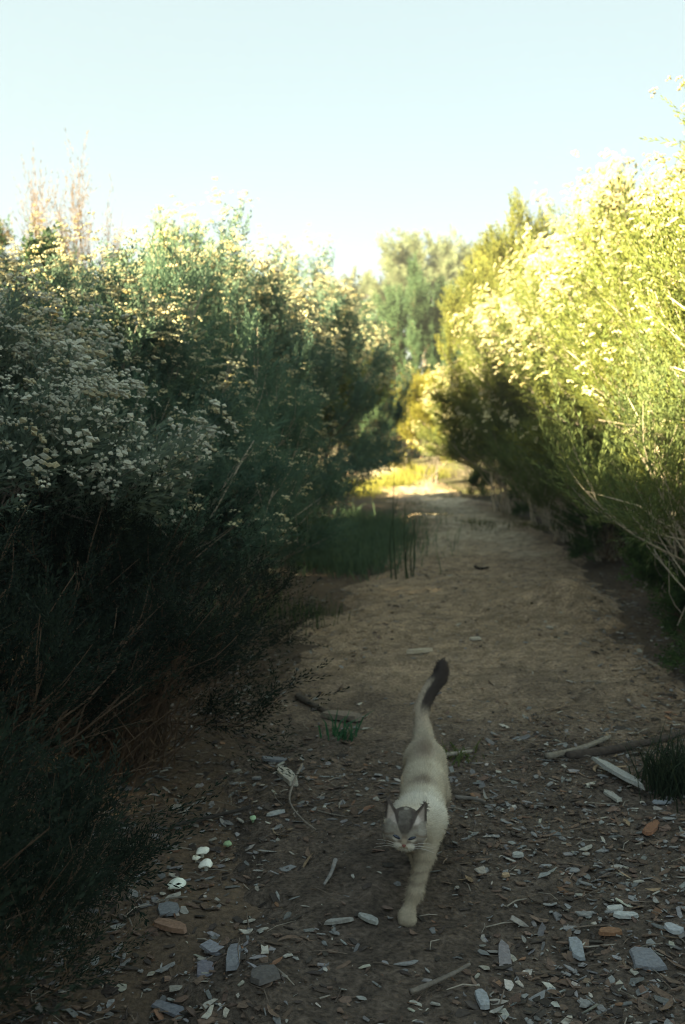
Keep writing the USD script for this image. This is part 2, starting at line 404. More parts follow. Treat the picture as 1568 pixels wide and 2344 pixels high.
DAISY = dict(n=14, L=0.15, ll=0.045, lw=0.011, angle=0.62)
NEEDLE = dict(n=18, L=0.22, ll=0.042, lw=0.007, angle=0.42)
BROAD = dict(n=12, L=0.16, ll=0.055, lw=0.018, angle=0.75)
kinds = {
    "overhang": lambda: make_shrub("flowering_shrub", 10, 1.55, 0.85, 0.98, (0.12, 0), 6, 34, 7, 4300, DAISY, (0.095, 0.135, 0.105), (0.13, 0.17, 0.125), 3400, 0.5, dead=40, top=0.62, flower_tone=(0.44, 0.45, 0.37)),  # leaf colour cooled towards teal for the shaded near left
    "daisy_a": lambda: make_shrub("flowering_shrub", 11, 2.6, 1.1, 0.55, (0.15, 0), 7, 42, 7, 6200, DAISY, (0.090, 0.122, 0.046), (0.165, 0.185, 0.052), 4600, 0.75),  # leaves yellowed to help the sunlit look of the right wall
    "daisy_shade_tint": lambda: make_shrub("flowering_shrub", 12, 2.7, 1.2, 0.45, (0.1, 0.1), 8, 44, 7, 6200, DAISY, (0.076, 0.132, 0.105), (0.12, 0.175, 0.13), 3600, 0.85, flower_tone=(0.52, 0.50, 0.345)),  # teal shade of the left wall tinted into the leaf colour
    "feather_a": lambda: make_shrub("feathery_shrub", 13, 2.8, 1.0, 0.5, (0.1, 0), 8, 38, 8, 6200, NEEDLE, (0.090, 0.13, 0.042), (0.175, 0.195, 0.050), 0, 1.15, "pale", 130, 0.014, tipgrow=0.42),  # leaf yellow raised to look sunlit
    "feather_shade_tint": lambda: make_shrub("feathery_shrub", 14, 2.6, 1.15, 0.3, (0.2, 0), 9, 42, 8, 6200, NEEDLE, (0.068, 0.125, 0.095), (0.105, 0.165, 0.115), 700, 1.0, "pale", 150, 0.015, tipgrow=0.42),  # blue-green leaf tint stands in for the left wall's shade
    "thicket": lambda: make_shrub("thicket_shrub", 20, 1.45, 0.75, 0.05, (0.05, 0), 11, 40, 7, 3800, dict(n=18, L=0.15, ll=0.026, lw=0.006, angle=0.5), (0.012, 0.020, 0.015), (0.020, 0.032, 0.022), 0, 0.8, "brown", 700, 0.010, tipgrow=0.30),  # leaf colour held near black so it carries the deep shade itself
    "broom": lambda: make_shrub("broom_shrub", 21, 2.75, 1.0, 1.0, (0.55, 0), 15, 44, 8, 5600, NEEDLE, (0.092, 0.128, 0.040), (0.175, 0.195, 0.048), 900, 1.0, "pale", 260, 0.017, tipgrow=0.42),  # yellow leaf tint adds to the sunlit look
    "stems": lambda: make_shrub("bare_stemmed_shrub", 23, 1.55, 0.75, 0.45, (0.30, 0), 13, 30, 6, 2300, NEEDLE, (0.070, 0.105, 0.045), (0.12, 0.145, 0.055), 0, 0.9, "pale", 70, 0.013, tipgrow=0.34),
    "gold": lambda: make_shrub("golden_shrub", 22, 1.75, 0.6, 0.15, (0, 0), 6, 30, 6, 2600, DAISY, (0.12, 0.13, 0.028), (0.21, 0.19, 0.036), 0, 1.0, "grey", 20, 0.009, tipgrow=0.25),
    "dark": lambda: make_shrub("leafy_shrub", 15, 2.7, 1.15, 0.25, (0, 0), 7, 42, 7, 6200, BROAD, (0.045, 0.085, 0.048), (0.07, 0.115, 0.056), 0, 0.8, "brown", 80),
    "low": lambda: make_shrub("low_shrub", 16, 0.75, 0.55, 0.05, (0, 0), 6, 24, 6, 1600, dict(n=13, L=0.12, ll=0.040, lw=0.012, angle=0.7), (0.040, 0.078, 0.030), (0.065, 0.11, 0.038), 0, 0.8, "brown", 20, 0.007, tipgrow=0.2),
    "wispy": lambda: make_shrub("wispy_shrub", 17, 3.4, 0.8, 0.9, (0, 0), 8, 26, 7, 1300, dict(n=10, L=0.26, ll=0.06, lw=0.005, angle=0.3), (0.12, 0.08, 0.045), (0.17, 0.115, 0.06), 0, 1.8, "brown", 40, 0.012, top=0.7, tipgrow=0.6),
    "tall": lambda: make_shrub("tall_shrub", 18, 4.4, 1.35, 0.3, (0, 0), 6, 48, 9, 7000, dict(n=16, L=0.22, ll=0.075, lw=0.018, angle=0.65), (0.10, 0.125, 0.035), (0.17, 0.175, 0.042), 0, 1.0, "grey", 60, 0.022, top=0.6, tipgrow=0.5),
    "gum": lambda: make_shrub("gum_tree", 19, 7.1, 2.8, 4.4, (0.3, 0), 5, 40, 10, 5200, dict(n=14, L=0.30, ll=0.14, lw=0.034, angle=0.8), (0.12, 0.155, 0.095), (0.17, 0.19, 0.12), 0, 0.4, "grey", 0, 0.07, top=0.70, tipgrow=0.7, droop=0.25),
}
SW = "shrubs walling the track"
placed = {}
def plant(kind, x, y, rz, s, label, cat="shrub", group=None):
    s3 = s if np.ndim(s) else (s, s, s)
    if kind not in placed:
        placed[kind] = settle(kinds[kind](), x, y, rz, s3, label, cat, group); return placed[kind]
    return copy_of(placed[kind], G(x, y), rz, s3, label, cat, group)

PI = math.pi
# left wall, front to back
plant("thicket", -0.95, 4.5, 2.7, (0.85, 0.85, 0.62), "shade-darkened thicket at the foot of the left wall, level with the split stick")
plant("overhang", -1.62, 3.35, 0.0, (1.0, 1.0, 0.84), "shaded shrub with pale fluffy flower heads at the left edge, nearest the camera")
plant("thicket", -1.0, 1.62, 0.3, (0.8, 0.75, 0.58), "shade-darkened thicket filling the lower left corner beside the track")
plant("thicket", -0.80, 1.72, 1.3, (0.5, 0.5, 0.45), "low shade-darkened tangle at the bottom left corner")
plant("thicket", -1.12, 2.55, 2.0, (0.85, 0.9, 0.62), "shade-darkened thicket below the nearest pale-flowered shrub on the left")
plant("thicket", -0.92, 3.4, 4.0, (0.95, 0.95, 0.68), "shade-darkened thicket left of the white mushrooms, behind the nearest one")
plant("feather_shade_tint", -1.25, 5.7, 0.0, (0.85, 0.9, 0.76), "dark shrub with forked bare stems left of the cat's tail")
plant("feather_shade_tint", -0.98, 4.75, 5.0, (0.72, 0.72, 0.5), "dense dark thicket at the foot of the left wall beside the tail")
plant("daisy_shade_tint", -1.45, 4.75, 0.5, (0.85, 0.85, 0.66), "shade-tinted flowering shrub second from the front on the left")
plant("feather_shade_tint", -0.88, 5.9, 1.0, (0.72, 0.72, 0.55), "dark twiggy thicket in the middle of the left wall's foot")
plant("daisy_shade_tint", -1.12, 6.9, 0.2, (0.85, 0.85, 0.86), "shade-tinted flowering shrub leaning right in the middle of the left wall")
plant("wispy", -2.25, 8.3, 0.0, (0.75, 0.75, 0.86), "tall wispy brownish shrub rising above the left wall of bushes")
plant("daisy_shade_tint", -2.3, 7.9, 2.2, (1.1, 1.0, 0.90), "sunlit cream-flowered shrub on the left below the wispy one")
plant("daisy_shade_tint", -0.95, 8.5, 0.1, (0.85, 0.85, 0.86), "tall shaded shrub leaning over the grassy patch on the left")
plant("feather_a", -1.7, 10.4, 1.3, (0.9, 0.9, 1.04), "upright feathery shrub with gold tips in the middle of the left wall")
plant("daisy_shade_tint", -0.65, 10.4, 0.4, (0.95, 0.95, 0.98), "shrub with yellow-lit flower tops near the right end of the left wall")
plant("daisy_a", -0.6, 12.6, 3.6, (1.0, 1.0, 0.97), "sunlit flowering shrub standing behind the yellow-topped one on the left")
plant("daisy_shade_tint", 0.0, 14.2, 0.7, (0.85, 0.85, 0.92), "rounded pale-flowered shrub ending the left wall where the track bends")
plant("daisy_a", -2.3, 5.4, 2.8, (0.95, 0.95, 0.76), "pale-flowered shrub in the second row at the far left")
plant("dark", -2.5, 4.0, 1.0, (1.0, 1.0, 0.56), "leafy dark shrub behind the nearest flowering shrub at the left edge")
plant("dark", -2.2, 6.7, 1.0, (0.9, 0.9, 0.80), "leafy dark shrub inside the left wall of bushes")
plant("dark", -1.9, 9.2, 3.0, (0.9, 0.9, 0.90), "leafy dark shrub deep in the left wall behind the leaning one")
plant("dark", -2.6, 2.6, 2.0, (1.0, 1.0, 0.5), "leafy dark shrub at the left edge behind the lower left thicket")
for k, (x, y, s) in enumerate([(-3.5, 2.6, 0.9), (-3.9, 4.0, 1.0), (-4.1, 5.5, 1.05), (-4.2, 7.1, 1.1), (-4.2, 8.8, 1.12), (-4.1, 10.5, 1.12), (-3.9, 12.2, 1.1)]):  # unseen row added to keep low sun off the left wall and track
    plant("dark", x, y, k * 1.7, s, "unseen leafy shrub added behind the left wall of bushes to block the sun", group="added sun-blocking shrubs on the left")
plant("daisy_shade_tint", -2.0, 13.0, 1.5, (0.85, 0.85, 0.9), "hidden flowering shrub added behind the far end of the left wall to shade the track")  # added, mostly hidden, to shade the track before the bend
# right wall
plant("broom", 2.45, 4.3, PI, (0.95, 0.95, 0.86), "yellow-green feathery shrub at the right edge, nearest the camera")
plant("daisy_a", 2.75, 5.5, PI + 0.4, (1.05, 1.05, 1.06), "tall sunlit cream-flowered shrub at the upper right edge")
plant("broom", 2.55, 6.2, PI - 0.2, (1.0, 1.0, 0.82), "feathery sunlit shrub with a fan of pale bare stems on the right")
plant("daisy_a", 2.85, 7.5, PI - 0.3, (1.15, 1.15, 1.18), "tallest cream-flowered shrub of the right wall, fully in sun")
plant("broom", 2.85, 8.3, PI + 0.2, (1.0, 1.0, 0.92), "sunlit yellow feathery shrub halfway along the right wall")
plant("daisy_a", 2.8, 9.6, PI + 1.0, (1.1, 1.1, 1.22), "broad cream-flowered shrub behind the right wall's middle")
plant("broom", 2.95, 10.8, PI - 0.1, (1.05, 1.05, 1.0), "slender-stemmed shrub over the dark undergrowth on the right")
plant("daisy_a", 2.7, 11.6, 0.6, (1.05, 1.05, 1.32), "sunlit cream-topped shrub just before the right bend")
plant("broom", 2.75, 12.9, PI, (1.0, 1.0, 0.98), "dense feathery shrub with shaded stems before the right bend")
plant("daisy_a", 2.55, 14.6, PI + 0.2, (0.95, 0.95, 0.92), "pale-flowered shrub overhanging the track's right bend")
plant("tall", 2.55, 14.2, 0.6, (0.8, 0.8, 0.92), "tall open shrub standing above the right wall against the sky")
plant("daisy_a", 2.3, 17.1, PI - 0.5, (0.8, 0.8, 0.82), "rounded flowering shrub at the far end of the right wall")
plant("gold", 1.62, 18.4, PI, 1.2, "small bright yellow shrub catching the sun at the track's far bend")
plant("tall", 3.0, 18.6, 2.0, (0.85, 0.85, 0.98), "tall sunlit shrub behind the far right bend")
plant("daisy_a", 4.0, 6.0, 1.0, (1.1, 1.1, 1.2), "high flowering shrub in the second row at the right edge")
plant("dark", 3.6, 4.2, 0.2, (1.0, 1.0, 0.85), "leafy shrub inside the right wall at the picture's edge")
plant("dark", 3.6, 9.3, 1.2, (0.95, 0.95, 0.85), "leafy dark shrub inside the right wall behind the yellow feathery one")
plant("dark", 3.8, 12.3, 2.2, (1.0, 1.0, 0.95), "leafy shrub inside the right wall behind the slender stems")
for x, y, h_, lb in ((2.05, 4.7, 0.9, "leaning bare-stemmed shrub at the right edge of the picture"), (2.2, 5.9, 1.0, "leaning bare-stemmed shrub with the palest stems on the right"), (2.4, 7.3, 1.0, "brownish bare-stemmed shrub beside the dirt mound on the right"),
                 (2.45, 8.8, 1.0, "bare-stemmed shrub at the foot of the right wall, halfway along"), (2.4, 10.4, 1.05, "thin-stemmed shrub below the slender-stemmed one"), (2.35, 12.0, 1.05, "thin-stemmed shrub where the right wall begins to bend"), (2.25, 13.6, 1.0, "shaded thin-stemmed shrub under the overhanging flowering shrub")):
    plant("stems", x + 0.12 * math.sin(y * 9), y, PI + 1.1 * math.sin(y * 5), (0.9, 0.9, h_ * (0.85 + 0.2 * math.sin(y * 7))), lb)
# beyond the bend
plant("dark", 1.75, 24.0, 0.0, (1.2, 1.2, 1.62), "dark green shaded shrub with a pale crooked trunk beyond the bend")
plant("dark", 0.1, 25.0, 1.1, (1.3, 1.3, 1.30), "dark shrub behind the end of the track, left of the crooked trunk")
plant("dark", 2.9, 22.6, 0.4, (1.0, 1.0, 1.2), "mid green shrub behind the small sunlit one at the bend")
plant("dark", -1.5, 23.5, 2.4, (1.2, 1.2, 1.0), "shaded brown-stemmed shrub over the far end of the track")
plant("dark", 0.6, 23.6, 2.0, (0.8, 0.8, 0.72), "low twiggy shrub at the back of the track's end")
plant("dark", 1.2, 22.8, 4.4, (0.85, 0.85, 0.75), "dark leafy shrub right of the brown mound at the track's end")
plant("gum", 3.4, 38.0, 0.0, (1.0, 1.0, 1.02), "pale gum tree with an open crown on the skyline, centre right", "tree")
plant("gum", 0.6, 42.0, 2.1, (0.9, 0.9, 0.92), "smaller gum tree on the skyline left of the open-crowned one", "tree")
plant("gum", 6.6, 36.0, 4.0, (0.8, 0.8, 0.85), "gum tree behind the far end of the right wall", "tree")
# unseen shrubs added outside the frame to shade the near track and bushes
for k, (x, y, s) in enumerate([(-4.2, 1.2, 1.0), (-3.4, -1.6, 1.15), (-5.4, -0.8, 1.2), (-5.0, -4.2, 1.3), (2.2, 1.5, 0.6), (-3.6, 0.2, 1.05), (-6.5, -2.6, 1.3), (-3.1, -3.0, 1.1), (2.4, -1.2, 0.6), (-1.8, 0.4, 0.7), (2.1, 0.2, 0.62)]):
    plant(["dark", "daisy_shade_tint", "feather_shade_tint"][k % 3], x, y, k * 1.3, s, "unseen shrub added beside the track behind the camera for shade", group="added shrubs behind the camera")
# undergrowth
low = [(-0.55, 8.6, 0.8, "bushy weeds under the left wall beside the green grass"),
       (2.35, 8.6, 0.8, "dark undergrowth bush at the right edge of the track, halfway"),
       (2.6, 10.4, 0.85, "low dark bush below the slender-stemmed shrubs on the right"), (2.2, 6.3, 0.8, "low green bush at the foot of the pale stems on the right"),
       (2.6, 13.0, 0.7, "low bush under the overhanging flowering shrub on the right"), (1.9, 4.6, 0.6, "low leafy plant at the right edge of the picture beside the dirt"),
       (-1.0, 5.0, 0.7, "small leafy plant low in the dark left bushes"), (2.3, 16.0, 0.6, "small bush at the foot of the far right wall"), (2.0, 5.3, 0.55, "small green bush below the right-hand bare stems")]
for x, y, s, lb in low:
    plant("low", x, y, x * 7 + y, s, lb, "bush")

# ---------------------------------------------------------------- grass
def grass(name, spots, n, hgt, wid, tone, tone2, label, cat, kind=None, spread=0.35, seed=0):
    rng = np.random.default_rng(seed)
    vs, fs, ts = [], [], []
    spots = np.asarray(spots, float)
    c = spots[rng.integers(len(spots), size=n)]
    x, y = c[:, 0] + rng.normal(0, 1, n) * c[:, 2], c[:, 1] + rng.normal(0, 1, n) * c[:, 2]
    z = surf_z(x, y) - 0.005
    o = np.array([spots[:, 0].mean(), spots[:, 1].mean(), float(ground_z(spots[:, 0].mean(), spots[:, 1].mean()))])
    az = rng.uniform(0, 6.283, n); L = hgt * rng.uniform(0.3, 1.2, n); bend = spread * rng.uniform(0.2, 1.6, n)
    d = np.stack([np.cos(az), np.sin(az), 0 * az], 1); sd = np.stack([-np.sin(az + 0.6), np.cos(az + 0.6), 0 * az], 1) * (wid * 0.5)
    b = np.stack([x, y, z], 1)
    m = b + d * (L * bend * 0.35)[:, None] + np.array([0, 0, 1]) * (L * 0.55)[:, None]
    tpt = b + d * (L * bend)[:, None] + np.array([0, 0, 1]) * (L * (1 - 0.25 * bend))[:, None]
    v = np.stack([b - sd, b + sd, m + sd * 0.8, m - sd * 0.8, tpt], 1).reshape(-1, 3) - o
    k = (np.arange(n) * 5)[:, None, None]
    f = (np.array([[0, 1, 2], [0, 2, 3], [3, 2, 4]])[None] + k).reshape(-1, 3)
    u = rng.random((n, 1)); t = (np.array(tone) * (1 - u) + np.array(tone2) * u) * rng.uniform(0.8, 1.2, (n, 1))
    p = mesh_prim(numbered("/World/" + name), v, f, M_LEAF, np.repeat(t, 5, 0))
    UsdGeom.Xformable(p).AddTranslateOp().Set(tuple(map(float, o)))
    return tag(p, label, cat, kind=kind)

sp = [(R.uniform(-0.35, 0.25) + 0.12 * (k % 40) / 10, 8.3 + (k % 40) * 0.1 + R.normal(0, 0.35), 0.12 + 0.07 * (k % 3)) for k in range(70)]
grass("grass_patch", sp, 7000, 0.25, 0.007, (0.075, 0.135, 0.085), (0.13, 0.20, 0.12), "lush green grass patch at the track's left edge under the bushes", "grass", "stuff", seed=1, spread=0.75)
sp = [(u, 15.9 + (u + 0.1) * 2.5 + R.uniform(-0.7, 0.9), 0.2) for u in R.uniform(-0.5, 1.9, 80)]
grass("grass_strip", sp, 9000, 0.17, 0.006, (0.14, 0.16, 0.035), (0.26, 0.24, 0.06), "sunlit yellow grass strip across the track's far bend", "grass", "stuff", seed=2)
sp = [(x, y, 0.12) for x, y in zip(R.uniform(1.0, 2.6, 22), R.uniform(11.0, 17.5, 22))]
grass("sparse_grass", sp, 1500, 0.09, 0.005, (0.07, 0.09, 0.035), (0.13, 0.13, 0.05), "sparse short grass on the pale sandy part of the track", "grass", "stuff", seed=3)
sp = [(R.uniform(-0.9, -0.2), R.uniform(5.5, 8.5), 0.1) for _ in range(20)]
grass("verge_grass", sp, 900, 0.16, 0.005, (0.03, 0.06, 0.03), (0.05, 0.08, 0.035), "thin dark grass along the foot of the left bushes", "grass", "stuff", seed=4)
p = at(1530, 1810); grass("grass_tussock", [(p[0] + 0.03, p[1], 0.055)], 520, 0.20, 0.005, (0.02, 0.035, 0.022), (0.035, 0.05, 0.028), "dark grass tussock at the right edge below the fallen branch", "grass tuft", seed=5, spread=0.6)
p = at(782, 1690); grass("grass_tuft", [(p[0], p[1], 0.03)], 40, 0.11, 0.008, (0.03, 0.10, 0.05), (0.04, 0.12, 0.06), "small bright green grass tuft in the litter left of the cat's tail", "grass tuft", seed=6, spread=0.8)
p = at(1045, 1735); grass("grass_tuft", [(p[0], p[1], 0.05)], 60, 0.06, 0.008, (0.06, 0.09, 0.03), (0.10, 0.11, 0.04), "little green weed tuft on the ground right of the cat's back", "grass tuft", seed=7, spread=0.9)
# reeds
root = thing("reed_clump", G(*at(932, 1325)[:2])); tag(root, "thin upright reeds at the right end of the weedy patch on the left", "reeds")
rr = np.random.default_rng(8)
for k in range(7):
    hh = [0.95, 0.7, 0.55, 0.5, 0.62, 0.4, 0.45][k]; bx, by = rr.normal(0, 0.05, 2)
    v, f = tube(curve((bx, by, 0), (bx + rr.normal(0, .02), by, hh * .5), (bx + rr.normal(0, .05), by, hh), n=6), np.linspace(0.006, 0.002, 6), 5)
    part(root, "reed", v, f, M_BARK, tint=np.tile((0.035, 0.06, 0.03), (len(v), 1)))
# crooked pale trunk beyond the bend
root = thing("dead_tree", (0, 0, 0)); tag(root, "pale crooked bare tree in the shade beyond the bend", "tree")
b = at_depth(915, 940, 23.0); o = np.array(G(b[0], 23.0))
UsdGeom.Xformable(root).GetOrderedXformOps()[0].Set(tuple(map(float, o)))
cc = np.array([at_depth(925, 1000, 23.0), at_depth(908, 925, 23.0), at_depth(906, 880, 23.0), at_depth(921, 845, 23.0)]) - o
cc = np.vstack([[0.2, 0, 0], cc])
v, f = tube(curve(*cc, n=16), np.linspace(0.05, 0.025, 16), 8); part(root, "trunk", v, f, M_BARK, tint=np.tile((0.22, 0.20, 0.18), (len(v), 1)), smooth=True)
v, f = tube(curve(cc[2], cc[2] + [-0.25, 0.1, 0.5], cc[2] + [-0.5, 0.1, 0.8], n=8), np.linspace(0.03, 0.012, 8), 6); part(root, "branch", v, f, M_BARK, tint=np.tile((0.22, 0.20, 0.18), (len(v), 1)), smooth=True)

# ---------------------------------------------------------------- leaf litter, bark chips, sticks
def chip(rng, L, W, T, n=7, jag=0.25, bend=0.0):
    """an irregular sliver of bark: outline, thickness, bevelled top, slight curl; lies flat with its length along x"""
    a = (np.arange(n) + rng.uniform(-0.25, 0.25, n)) / n * 2 * np.pi
    k = 1 / (np.abs(np.cos(a)) ** 3.5 + np.abs(np.sin(a)) ** 3.5) ** (1 / 3.5)
    o = np.stack([np.cos(a) * k * L / 2, np.sin(a) * k * W / 2], 1) * rng.uniform(1 - jag, 1.05, (n, 1))
    lift = lambda q: bend * ((q[:, 0] / (L / 2)) ** 2)
    b = np.column_stack([o, lift(o)]); tp = o * 0.92; tpv = np.column_stack([tp, lift(tp) + T * rng.uniform(0.85, 1.15, n)])
    c = np.array([[0, 0, T * 1.1]])
    v = np.vstack([b, tpv, c]); f = []
    for i2 in range(n):
        j = (i2 + 1) % n
        f += [[i2, j, n + j], [i2, n + j, n + i2], [n + i2, n + j, 2 * n]]
    return v, np.array(f)

def rot(rng, rz, tilt):
    a, b = rng.normal(0, tilt, 2)
    return trimesh.transformations.euler_matrix(a, b, rz)[:3, :3]

TONES = {"grey": (0.175, 0.178, 0.180), "brown": (0.115, 0.08, 0.06), "pale": (0.31, 0.30, 0.265), "dark": (0.045, 0.037, 0.032), "orange": (0.16, 0.09, 0.055)}
TN = list(TONES); TW = np.array([0.27, 0.37, 0.07, 0.27, 0.02])
rl = np.random.default_rng(77)
def density(x, y):
    a, b = track_edges(y); c = (a + b) / 2
    side = np.maximum(smoothstep(0.35, -0.25, x - a), smoothstep(-0.55, 0.05, x - b))
    near = 1 - smoothstep(3.1, 4.3, y - 0.25 * (x - 0.5))
    nz = meshkit.fbm(np.stack([x * 2.2, y * 2.2, 0 * np.asarray(x)], -1), 3, 91)
    trail = np.clip(np.exp(-((x - 0.22) / 0.42) ** 2) * 0.85 + (nz - 0.5) * 1.6, 0, 0.93)      # trodden bare strip, drifts of litter
    trail = np.where((x > 0.6) & (y < 3.4), trail * 0.35, trail)
    return np.clip(np.maximum(near * (1 - trail), side * (1 - smoothstep(6, 10, y)) * 0.8) + 0.30 * (1 - smoothstep(9, 14, y)) * np.clip(meshkit.fbm(np.stack([x * 2.5, y * 1.2, 0 * x], -1), 3, 88) * 3 - 0.9, 0.1, 1), 0, 1)
vs, fs, ts, nat, cnt = [], [], [], 0, 0
cand = np.column_stack([rl.uniform(-1.3, 2.6, 230000), 1.55 + 11 * rl.random(230000) ** 2.0])
cand = cand[rl.random(len(cand)) < density(cand[:, 0], cand[:, 1])]
cz = surf_z(cand[:, 0], cand[:, 1])
for (x, y), z in zip(cand[:56000], cz):
    L = min(0.007 + rl.exponential(0.015), 0.055); W = L * rl.uniform(0.16, 0.7)
    v, f = chip(rl, L, W, rl.uniform(0.0008, 0.0025), 5, 0.45, rl.normal(0, 0.002))
    if L < 0.020 or y > 4.5: v, f = v[5:], f[2::3] - 5      # the smallest crumbs: their upper faces only
    v = v @ rot(rl, rl.uniform(0, 6.28), 0.22).T + [x, y, z + 0.003]
    tcol = np.array(TONES[TN[rl.choice(5, p=TW)]]) * rl.uniform(0.55, 1.25) * rl.uniform(0.96, 1.04, 3)
    vs.append(v); fs.append(f + nat); ts.append(np.tile(tcol, (len(v), 1))); nat += len(v)
tag(mesh_prim("/World/leaf_litter", np.vstack(vs), np.vstack(fs), M_CHIP, np.vstack(ts)), "fine litter of leaves and bark crumbs covering the near ground", "leaf litter", kind="stuff")

print("litter pieces", len(cand))
# small twigs and dry leaves mixed into the litter
tv, tf, tt, tn0 = [], [], [], 0
for _ in range(2600):
    x, y = rl.uniform(-1.2, 2.4), 1.6 + 7.5 * rl.random() ** 1.8
    if rl.random() > density(x, y) * 1.3: continue
    L = rl.uniform(0.02, 0.11); a = rl.uniform(0, 6.28); d = np.array([math.cos(a), math.sin(a), 0]); n_ = np.array([-d[1], d[0], 0])
    o = np.array([x, y, float(surf_z(x, y)) + 0.006])
    v, f = tube(np.array([o - d * L / 2, o + n_ * rl.normal(0, L * 0.07) + [0, 0, rl.uniform(0, 0.006)], o + d * L / 2]), np.array([1, 0.9, 0.6]) * rl.uniform(0.0008, 0.0024), 4, False)
    tv.append(v); tf.append(f + tn0); tn0 += len(v); tt.append(np.tile(np.array([(0.13, 0.105, 0.085), (0.07, 0.055, 0.045), (0.22, 0.20, 0.17)][rl.integers(3)]) * rl.uniform(0.7, 1.2), (len(v), 1)))
tag(mesh_prim("/World/twig_litter", np.vstack(tv), np.vstack(tf), M_BARK, np.vstack(tt)), "fine broken twigs scattered through the litter on the track", "twig litter", kind="stuff")

def dry_leaf(rng, L, W):
    """a narrow curled gum leaf"""
    u = np.linspace(0, 1, 7); w = W / 2 * np.sin(np.pi * u ** 0.8) ** 0.9; bendy = rng.normal(0, 0.25) * L * (u - 0.5) ** 2 * 2; zc = abs(rng.normal(0, 0.12)) * L * (2 * u - 1) ** 2
    mid_ = np.stack([(u - 0.5) * L, bendy, zc], 1)
    v = np.vstack([mid_ + np.stack([0 * u, w, w * 0.35], 1), mid_, mid_ - np.stack([0 * u, w, -w * 0.25], 1)]); f = []
    for r0 in (0, 7):
        for k in range(6): f += [[r0 + k, r0 + 7 + k, r0 + 8 + k], [r0 + k, r0 + 8 + k, r0 + 1 + k]]
    return v, np.array(f)
LEAFT = {"dull brown": (0.13, 0.09, 0.065), "bleached grey": (0.24, 0.235, 0.22), "dark": (0.06, 0.045, 0.036), "tan": (0.22, 0.16, 0.10)}
# the larger chips one by one
ZONES = [("the litter in the foreground corner on the right", lambda x, y: (y < 2.25) & (x > 0.35)), ("the litter along the bottom edge of the picture", lambda x, y: y < 2.25),
         ("the litter to the right of the cat", lambda x, y: x > 0.28), ("the litter to the left of the cat", lambda x, y: x <= 0.28)]
words = {"grey": "weathered grey", "brown": "brown", "pale": "pale", "dark": "dark", "orange": "orange-brown"}
made = 0
for x, y in zip(rl.uniform(-0.75, 1.6, 4000), rl.uniform(1.75, 5.2, 4000)):
    if made >= 250: break
    if rl.random() > density(x, y) * (1.0 if y < 3.2 else 0.5): continue
    if abs(x - 0.17) < 0.12 and 2.2 < y < 3.0: continue
    L = rl.uniform(0.028, 0.062) * (0.85 if y > 3 else 1); W = L * rl.uniform(0.22, 0.6)
    v, f = chip(rl, L, W, rl.uniform(0.0015, 0.0035), rl.integers(7, 10), 0.42, rl.normal(0, 0.005))
    v = v @ rot(rl, rl.normal(0.15, 0.8), 0.12).T
    tn = TN[rl.choice(5, p=TW + np.array([0.12, -0.06, 0.06, -0.11, -0.01]))]
    zn = next(z for z, fn in ZONES if fn(x, y))
    p = mesh_prim(numbered("/World/bark_chip"), v, f, M_CHIP, np.tile(np.array(TONES[tn]) * rl.uniform(0.8, 1.25), (len(v), 1)))
    UsdGeom.Xformable(p).AddTranslateOp().Set((float(x), float(y), float(surf_z(x, y)) + 0.004))
    tag(p, f"{words[tn]} bark chip lying in {zn}", "bark chip", f"{words[tn]} bark chips in {zn}")
    made += 1

made = 0
for x, y in zip(rl.uniform(-0.7, 1.55, 3000), 1.75 + 3.2 * rl.random(3000) ** 1.4):
    if made >= 190: break
    if rl.random() > density(x, y): continue
    if abs(x - 0.17) < 0.12 and 2.2 < y < 3.0: continue
    v, f = dry_leaf(rl, rl.uniform(0.035, 0.075), rl.uniform(0.009, 0.017))
    v = v @ rot(rl, rl.uniform(0, 6.28), 0.2).T
    tn = list(LEAFT)[rl.choice(4, p=[0.36, 0.24, 0.26, 0.14])]
    zn = next(z for z, fn_ in ZONES if fn_(x, y))
    p = mesh_prim(numbered("/World/dry_leaf"), v, f, M_CHIP, np.tile(np.array(LEAFT[tn]) * rl.uniform(0.8, 1.2), (len(v), 1)), smooth=True)
    UsdGeom.Xformable(p).AddTranslateOp().Set((float(x), float(y), float(surf_z(x, y)) + 0.006))
    tag(p, f"narrow {tn} dry leaf curled on {zn}", "dry leaf", f"{tn} dry leaves on {zn}")
    made += 1

def placed_chip(p0, p1, width, T, tone, label, cat="bark chip", name="bark_chip", n=9, jag=0.24, lift=0.004, bend=0.0, seed=0, mul=1.0):
    """a piece whose two ends lie at two points of the photograph, on the ground"""
    rng = np.random.default_rng(900 + seed)
    a, b = at(*p0), at(*p1); d = (b - a)[:2]; L = float(np.linalg.norm(d)); m = (a + b) / 2
    v, f = chip(rng, L, width, T, n, jag, bend)
    c, s = d / L
    v = v @ np.array([[c, -s, 0], [s, c, 0], [0, 0, 1.0]]).T
    p = mesh_prim(numbered("/World/" + name), v, f, M_CHIP, np.tile(np.array(tone) * mul, (len(v), 1)))
    UsdGeom.Xformable(p).AddTranslateOp().Set((float(m[0]), float(m[1]), float(surf_z(m[0], m[1])) + lift))
    return tag(p, label, cat)

